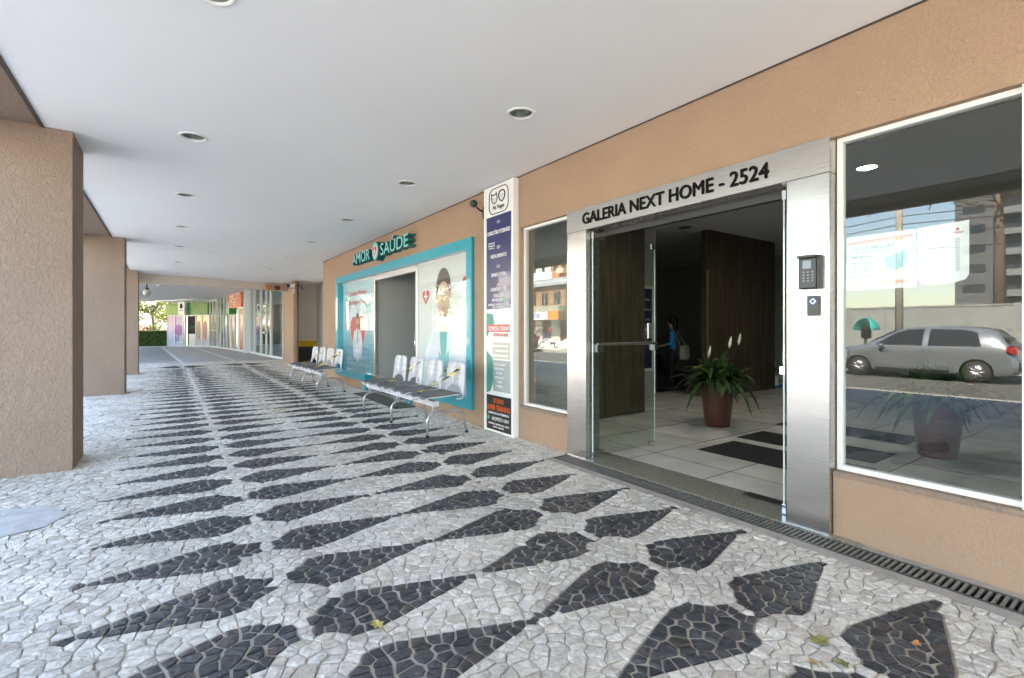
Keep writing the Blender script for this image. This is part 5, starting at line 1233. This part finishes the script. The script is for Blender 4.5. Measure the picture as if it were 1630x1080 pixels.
# ------------------------------------------------------------ street side (seen in the glass)
M_CAR = mat('silver_car_paint', (.28, .31, .35), .25, .6, coat=.8); M_CG = mat('car_glass', (.012, .015, .018), .05, coat=.5); M_TYRE = mat('tyre', (.02, .02, .02), .8)
def car(loc, rz, lab, paint, grp=None):
    t = thing('parked_car', lab, 'car', loc, rz, grp); K = 1.17
    def interp(tab, l):
        for (a, va), (b, vb) in zip(tab[:-1], tab[1:]):
            if a <= l <= b: return va+(vb-va)*(l-a)/(b-a)
        return tab[-1][1]
    TOP = [(0, .62), (.03, .80), (.10, .98), (.28, 1.34), (.42, 1.50), (.75, 1.585), (1.3, 1.61), (2.0, 1.58), (2.3, 1.50), (2.6, 1.30), (2.95, 1.06), (3.3, .98), (3.65, .88), (3.85, .74), (3.92, .60), (3.95, .50)]
    WID = [(0, .70), (.08, .78), (.4, .825), (2.0, .835), (3.3, .82), (3.75, .74), (3.9, .64), (3.95, .56)]
    BOT = [(0, .34), (.1, .24), (.4, .19), (3.5, .19), (3.9, .24), (3.95, .30)]
    st = [0, .015, .05, .10, .18, .28, .35, .42, .55, .75, 1.0, 1.3, 1.65, 2.0, 2.15, 2.3, 2.45, 2.6, 2.78, 2.95, 3.1, 3.3, 3.5, 3.65, 3.77, 3.85, 3.90, 3.93, 3.95]
    vs = []; fs = []; np_ = 10
    for l0 in st:
        l = l0*K; tp = interp(TOP, l0); w_ = interp(WID, l0); bt = interp(BOT, l0); belt = min(.97, tp-.07); gh = tp-belt
        wr = w_-.05-.24*max(0, gh-.07)/.55 if gh > .1 else w_-.07
        pr = [(0, bt), (w_-.10, bt), (w_-.01, bt+.07), (w_, bt+(belt-bt)*.42), (w_-.005, bt+(belt-bt)*.72), (w_-.035, belt), (wr+.012, tp-.045), (wr-.06, tp-.012), (wr*.5, tp), (0, tp+.005)]
        vs += [(x, l, z) for x, z in pr]+[(-x, l, z) for x, z in pr[1:-1][::-1]]
    m_ = 2*np_-2
    for i in range(len(st)-1):
        for k in range(m_): fs.append((i*m_+k, i*m_+(k+1) % m_, (i+1)*m_+(k+1) % m_, (i+1)*m_+k))
    fs += [tuple(range(m_)), tuple(range((len(st)-1)*m_, len(st)*m_))[::-1]]
    mb = MB(); mb.add(vs, fs, True); bo = mb.build('body', paint)
    cut = []
    for l in (.70*K, 3.14*K):
        for s in (-1, 1):
            cc = MB(); cc.prism([(l+.365*math.cos(R(q*15)), .31+.365*math.sin(R(q*15))) for q in range(24)], s*.55, s*1.0, 'x'); co = cc.build('c', M_DARK); cut.append(co)
            md_ = bo.modifiers.new('b', 'BOOLEAN'); md_.object = co; md_.operation = 'DIFFERENCE'; md_.solver = 'EXACT'
    bpy.context.view_layer.update(); dg = bpy.context.evaluated_depsgraph_get(); m2 = bpy.data.meshes.new_from_object(bo.evaluated_get(dg))
    bo.modifiers.clear(); bo.data = m2; bo.parent = t
    for c_ in cut: bpy.data.objects.remove(c_)
    def gx(l, z):
        tp = interp(TOP, l); w_ = interp(WID, l); belt = .97; gh = tp-belt; wr = w_-.05-.24*max(0, gh-.07)/.55
        return (w_-.035)+(wr+.012-(w_-.035))*(z-belt)/max(.05, tp-.045-belt)
    for s in (-1, 1):
        for nm, P_l in (('rear_side_window', [(.62, 1.02), (.70, 1.42), (.95, 1.50), (1.60, 1.52), (1.62, 1.02)]), ('front_side_window', [(1.74, 1.02), (1.72, 1.52), (2.05, 1.50), (2.30, 1.40), (2.72, 1.06), (2.72, 1.02)])):
            mb = MB(); mb.add([(s*(gx(l, z)+.006), l*K, z) for l, z in P_l], [tuple(range(len(P_l)))]); mb.build(nm, M_CG, bo)
        for l in (.70*K, 3.14*K):
            wh = MB(); wh.tube([(s*.66, l, .31), (s*.80, l, .31), (s*.825, l, .31)], [.31, .31, .285], 24); wo = wh.build('wheel', M_TYRE, t)
            r_ = MB(); r_.tube([(s*.80, l, .31), (s*.832, l, .31)], [.215, .20], 20); r_.build('rim', mat('rim_dark', (.10, .10, .11), .4, .6), wo)
            sp = MB()
            for q in range(8):
                a = q*math.pi/4; sp.tube([(s*.836, l, .31), (s*.838, l+.195*math.cos(a), .31+.195*math.sin(a))], [.03, .022], 5)
            sp.build('spokes', M_ALU, wo)
        MB().box((s*.835, 1.45*K, .84), (s*.85, 1.58*K, .865)).build('door_handle', paint, t); MB().box((s*.835, 2.45*K, .84), (s*.85, 2.57*K, .865)).build('door_handle', paint, t)
        MB().ball((s*.92, 2.58*K, 1.02), (.09, .07, .06)).build('mirror', paint, t)
        tl = MB(); tl.prism([(.0, .84), (.045, 1.04), (.20, 1.04), (.22, .93), (.10, .84)], s*.60, s*.835, 'x'); tl.build('tail_lamp', mat('tail_red', (.35, .01, .01), .15, coat=.5), t)
        hl = MB(); hl.prism([(a*K, b) for a, b in ((3.62, .72), (3.55, .84), (3.72, .82), (3.90, .70), (3.88, .62))], s*.50, s*.76, 'x'); hl.build('headlight', mat('lamp_clear', (.6, .62, .64), .1, coat=.5), t)
        ln_ = MB(); 
        for l in (1.68*K, 2.76*K): ln_.box((s*.836, l, .30), (s*.8385, l+.008, .95))
        ln_.build('door_seam', M_DARK, t)
        MB().box((s*.825, 1.15*K, .21), (s*.85, 2.72*K, .31)).build('side_skirt', M_DARK, t)
    MB().add([(-.60, .275*K-.01, 1.30), (.60, .275*K-.01, 1.30), (.52, .42*K-.012, 1.475), (-.52, .42*K-.012, 1.475), (-.66, .12*K-.012, 1.05), (.66, .12*K-.012, 1.05)], [(0,1,2,3), (4,5,1,0)]).build('rear_window', M_CG, t)
    MB().add([(-.68, 2.90*K+.01, 1.115), (.68, 2.90*K+.01, 1.115), (.52, 2.33*K+.01, 1.50), (-.52, 2.33*K+.01, 1.50)], [(0,1,2,3)]).build('windscreen', M_CG, t)
    MB().box((-.55, -.03, .36), (.55, .0, .5)).build('rear_bumper_trim', M_DARK, t)
    MB().tube([(0, .55, 1.58), (0, .28, 1.85)], .006, 5).build('antenna', M_DARK, t)
    return t
car((-11.75, 2.95, -.12), 0, 'silver hatchback parked at the opposite kerb and mirrored in the large window', M_CAR)
car((-11.75, 25.5, -.12), 0, 'dark grey car parked farther up the opposite kerb', mat('grey_car_paint', (.10, .11, .12), .28, .5, coat=.8))
# panel wall of the vacant lot
fw = thing('panel_wall', 'grey concrete panel wall across the street with square posts', 'wall', (-30, -30, 0))
M_PAN = mat('panel_concrete', (.22, .23, .23), .85, noise=.2, nscale=1.2)
MB().box((0, 0, 0), (.08, 56, 2.70)).build('panels', M_PAN, fw)
for k in range(29): MB().box((-.05, 2*k-.07, 0), (.15, 2*k+.07, 2.85)).build('post', M_PAN, fw)
MB().box((-.03, 0, 2.70), (.12, 56, 2.80)).build('coping', M_PAN, fw)
# iron railing by the kerb, phone dome, pole, wires
M_IRON = mat('dark_iron', (.03, .035, .035), .6)
rl = thing('street_railing', 'dark iron railing on the opposite pavement', 'railing', (-14.5, -6, 0)); mb = MB(); mb.box((0, 0, .95), (.04, 8.2, 1.0)); mb.box((0, 0, .15), (.04, 8.2, .19)); [mb.box((0, k*.14, 0), (.02, k*.14+.02, 1.05)) for k in range(59)]; mb.build('bars', M_IRON, rl)
ph = thing('phone_booth', 'turquoise dome phone booth on the opposite pavement', 'phone booth', (-13.6, 7.35, 0), R(-60))
MB().tube([(0, 0, 0), (0, 0, 1.5)], .05, 8).build('post', M_IRON, ph); MB().box((-.15, -.12, 1.05), (.15, .05, 1.45)).build('phone', M_DARK, ph)
mb = MB(); vs = []; n = 16
for i in range(9):
    for k in range(n+1):
        a = R(90)*i/8; q = R(-20+220*k/n); vs.append((.42*math.cos(q)*math.cos(a)*1.0, -.42*math.sin(q)*math.cos(a), 1.35+.45*math.sin(a)+.12*math.sin(q)*0))
mb.add(vs, [(i*(n+1)+k, i*(n+1)+k+1, (i+1)*(n+1)+k+1, (i+1)*(n+1)+k) for i in range(8) for k in range(n)], True); o = mb.build('dome', mat('dome_turquoise', (.03, .42, .36), .3, coat=.4), ph); o.modifiers.new('s', 'SOLIDIFY').thickness = .02
M_POLE = mat('pole_concrete', (.40, .37, .32), .85, noise=.2, nscale=3)
def pole(x, y, lab):
    t = thing('utility_pole', lab, 'pole', (x, y, 0), 0, 'utility poles along the avenue'); MB().tube([(0, 0, -.2), (0, 0, 9.5)], [.13, .09], 12).build('shaft', M_POLE, t)
    mb = MB(); mb.box((-.9, -.05, 8.3), (.9, .05, 8.42)); mb.box((-.5, -.05, 6.0), (.3, .05, 6.08)); mb.build('crossarm', M_BARK, t)
    mb = MB()
    for dx in (-.8, -.3, .3, .8): mb.lathe([(0, 0), (.05, .02), (.03, .12), (0, .14)], (dx, 0, 8.42), 8)
    mb.build('insulators', M_ALU, t); return t
pole(-13.7, 6.35, 'concrete utility pole with a guy wire beside the phone dome'); pole(-13.7, 40, 'concrete utility pole farther along the avenue'); pole(-13.7, -28, 'concrete utility pole behind the viewer')
wr = MB()
for (dx, z) in ((-.8, 8.56), (-.3, 8.56), (.3, 8.56), (.8, 8.56), (.1, 6.0), (-.05, 5.4), (0, 5.1), (.05, 4.7), (-.05, 4.2)):
    for (ya, yb) in ((-28, 6.35), (6.35, 40)):
        wr.tube([(-13.7+dx, ya+(yb-ya)*k/12, z-(.5+z*.03)*math.sin(math.pi*k/12)*(.6 if z > 8 else 1)) for k in range(13)], .014 if z < 8 else .01, 4, False)
wr.tube([(-13.7, 6.4, 6.2), (-13.6, 9.8, 9.2)], .012, 4)
wr.tube([(-13.65, 6.35+.9*math.cos(k*.5), 5.55+.3*math.sin(k*.5)) for k in range(8)], .02, 4, False)
tag(wr.build('overhead_wires', M_IRON), 'bundle of overhead wires strung between the avenue poles', 'wires')
# tower, araucaria, buildings
def block(name, lab, x0, x1, y0, y1, z1, m, face_x, floors, cols, wm, wh=1.3, ww=1.2, balc=None, roof=None):
    t = thing(name, lab, 'building', (x1, (y0+y1)/2, 0), 0)
    T = lambda x, y, z: (x-x1, y-(y0+y1)/2, z)
    MB().box(T(x0, y0, -.3), T(x1, y1, z1)).build('wall', m, t)
    fh = z1/floors; cw = (y1-y0)/cols
    for i in range(floors):
        for j in range(cols):
            yc_ = y0+cw*(j+.5); zc = fh*(i+.5)
            wo = MB().box(T(x1-.02, yc_-ww/2, zc-wh/2), T(x1+.03, yc_+ww/2, zc+wh/2)).build('window', wm, t)
    if balc:
        mb = MB()
        for i in range(floors):
            for j in range(0, cols, 2): yc_ = y0+cw*(j+.5); mb.box(T(x1, yc_-cw*.45, fh*i+.05), T(x1+1.2, yc_+cw*.45, fh*i+1.05))
        mb.build('balconies', balc, t)
    if roof: MB().box(T(x0-.3, y0-.3, z1), T(x1+.4, y1+.3, z1+.5)).build('roof', roof, t)
    return t
M_WD = mat('far_window', (.03, .035, .045), .12); 
block('apartment_tower', 'tall dark grey apartment tower with stepped balconies across the street', -120, -95, -30, 23.4, 80, mat('tower_grey', (.10, .105, .12), .8), 1, 26, 12, M_WD, 1.3, 2.6, mat('tower_balcony', (.17, .18, .20), .8))
ar = thing('araucaria', 'tall araucaria pine with bare trunk and umbrella of dark tufts', 'tree', (-33.5, 7.3, 0)); rg = random.Random(9)
MB().tube([(0, 0, 0), (.1, 0, 6), (.05, .1, 12.5)], [.34, .27, .14], 12).build('trunk', M_BARK, ar)
bm_ = MB(); lm_ = MB()
for k in range(34):
    a = k*2.4; z = 9.2+3.2*(k/34); rr = 3.6*(1-.45*k/34)*rg.uniform(.75, 1); e = (rr*math.cos(a), rr*math.sin(a), z+.7)
    bm_.tube([(0, 0, z-.4), (rr*.5*math.cos(a), rr*.5*math.sin(a), z-.1), e], [.05, .035, .02], 5)
    leaves(lm_, e, (.6, .6, .35), 60, .22, rg); leaves(lm_, (rr*.7*math.cos(a), rr*.7*math.sin(a), z+.2), (.35, .35, .2), 20, .2, rg)
bm_.build('branches', M_BARK, ar); lm_.build('crown', leaf_mat('pine_tuft', (.05, .06, .025), (.16, .13, .05)), ar)
tree(-34, 3.2, 7, 2.6, 'green leafy tree behind the panel wall beside the araucaria', 2600, .3, M_LEAF, seed=31)
tree(-34, -4, 8, 3, 'green leafy tree behind the panel wall farther left', 2600, .3, M_LEAF, seed=32)
# old shop house, seen in the narrow window
h_ = thing('brick_shop_house', 'two storey reddish shop house with blue and white sign across the avenue', 'house', (-28, 43.5, 0))
M_OLD = mat('old_render', (.33, .20, .13), .85, noise=.25, nscale=1); M_STU = mat('pale_render', (.56, .54, .48), .85, noise=.12, nscale=1)
MB().box((-8, -3.0, 3.4), (0, 6, 6.3)).build('upper_wall', M_OLD, h_); MB().box((-8, -3.0, 0), (-.6, 6, 3.4)).build('lower_wall', M_STU, h_)
MB().add([(-8.4, -3.4, 6.3), (.5, -3.4, 6.3), (.5, 6.4, 6.3), (-8.4, 6.4, 6.3), (-6.2, -3.4, 7.4), (-1.6, -3.4, 7.4), (-1.6, 6.4, 7.4), (-6.2, 6.4, 7.4)], [(0,3,2,1),(4,5,6,7),(0,1,5,4),(1,2,6,5),(2,3,7,6),(3,0,4,7)]).build('roof', mat('metal_roof', (.40, .43, .46), .5), h_)
for y in (-1.6, .6, 2.8, 4.8): w_ = MB().box((-.02, y-.5, 4.2), (.05, y+.5, 5.6)).build('window', M_WD, h_); MB().box((.03, y-.03, 4.2), (.08, y+.03, 5.6)).build('sash', M_STU, w_)
MB().box((0, -3, 3.4), (1.0, 6, 4.0)).build('balcony', mat('balcony_green', (.36, .38, .30), .8), h_)
MB().box((1.0, -1.2, 2.45), (1.1, 6, 3.35)).build('sign_panel', M_PR, h_); MB().box((1.02, -3, 2.45), (1.12, -1.2, 3.4)).build('orange_panel', mat('orange_print', (.75, .28, .05), .5), h_)
o = text('BOM BARATO', .75, Matrix.Translation((1.11, 2.6, 2.62)) @ Matrix(((0, 0, 1, 0), (1, 0, 0, 0), (0, 1, 0, 0), (0, 0, 0, 1))), mat('blue_letters', (.03, .12, .45), .5), h_, extrude=.005, weight=.02)
for y in (-2.2, 1.0, 4.2): MB().box((-.62, y-.8, 0), (-.55, y+.8, 2.4)).build('shop_door', mat('door_brown', (.10, .05, .03), .7), h_)
block('corner_building', 'pale building beside the reddish shop house with air conditioners', -38, -28, 30.5, 40.3, 10, M_STU, 1, 3, 4, M_WD)
block('white_apartments', 'white apartment block with small dark windows behind the shop house', -75, -62, 82, 108, 30, mat('block_white', (.75, .75, .72), .8), 1, 9, 8, M_WD, 1.2, 1.2)
block('orange_apartments', 'orange and cream apartment block behind the shop house', -72, -60, 66, 81.5, 26, mat('block_orange', (.52, .22, .10), .8), 1, 8, 6, M_WD, 1.2, 1.4, mat('block_cream', (.62, .55, .45), .8))
tree(-44, 56, 9.5, 3.8, 'bright yellow green tree above the roof of the shop house', 2400, .4, leaf_mat('yellow_leaf_mass', (.22, .24, .02), (.45, .42, .03)), seed=40)
# rubble of white stones on the median
rb = MB(); rg = random.Random(21)
for _ in range(420):
    y = rg.uniform(24, 42); x = rg.gauss(-17.0, 1.2); s = rg.uniform(.10, .30); z = max(0, .55-abs(x+17)*.3)*rg.random()
    rb.m = Matrix.Translation((x, y, z+s*.3)) @ Matrix.Rotation(rg.uniform(0, 6), 4, (rg.random(), rg.random(), 1)); rb.box((-s, -s*.7, -s*.4), (s, s*.7, s*.4))
rb.m = Matrix.Identity(4); stuff(rb.build('stone_rubble', mat('white_rubble', (.72, .71, .68), .8)), 'heap of white stone rubble along the median of the avenue', 'rubble')
M_REDC = mat('red_cloth', (.40, .03, .03), .8); M_JEAN = mat('denim', (.05, .09, .20), .85); M_WC = mat('white_cloth', (.6, .6, .58), .8)
for i, (x, y, a, m1, m2, lb) in enumerate(((-25.6, 40.4, 200, M_REDC, M_JEAN, 'person in red top walking past the shop house'), (-25.9, 41.6, 150, M_BLKC, M_JEAN, 'person in dark top before the shop house door'), (-26.5, 37.9, 90, M_WC, M_BLKC, 'person in white top near the corner building'))):
    person((x, y, .02), R(a), lb, m1, m2, M_HR, 'walk', 1.7, 'people across the avenue', .05)
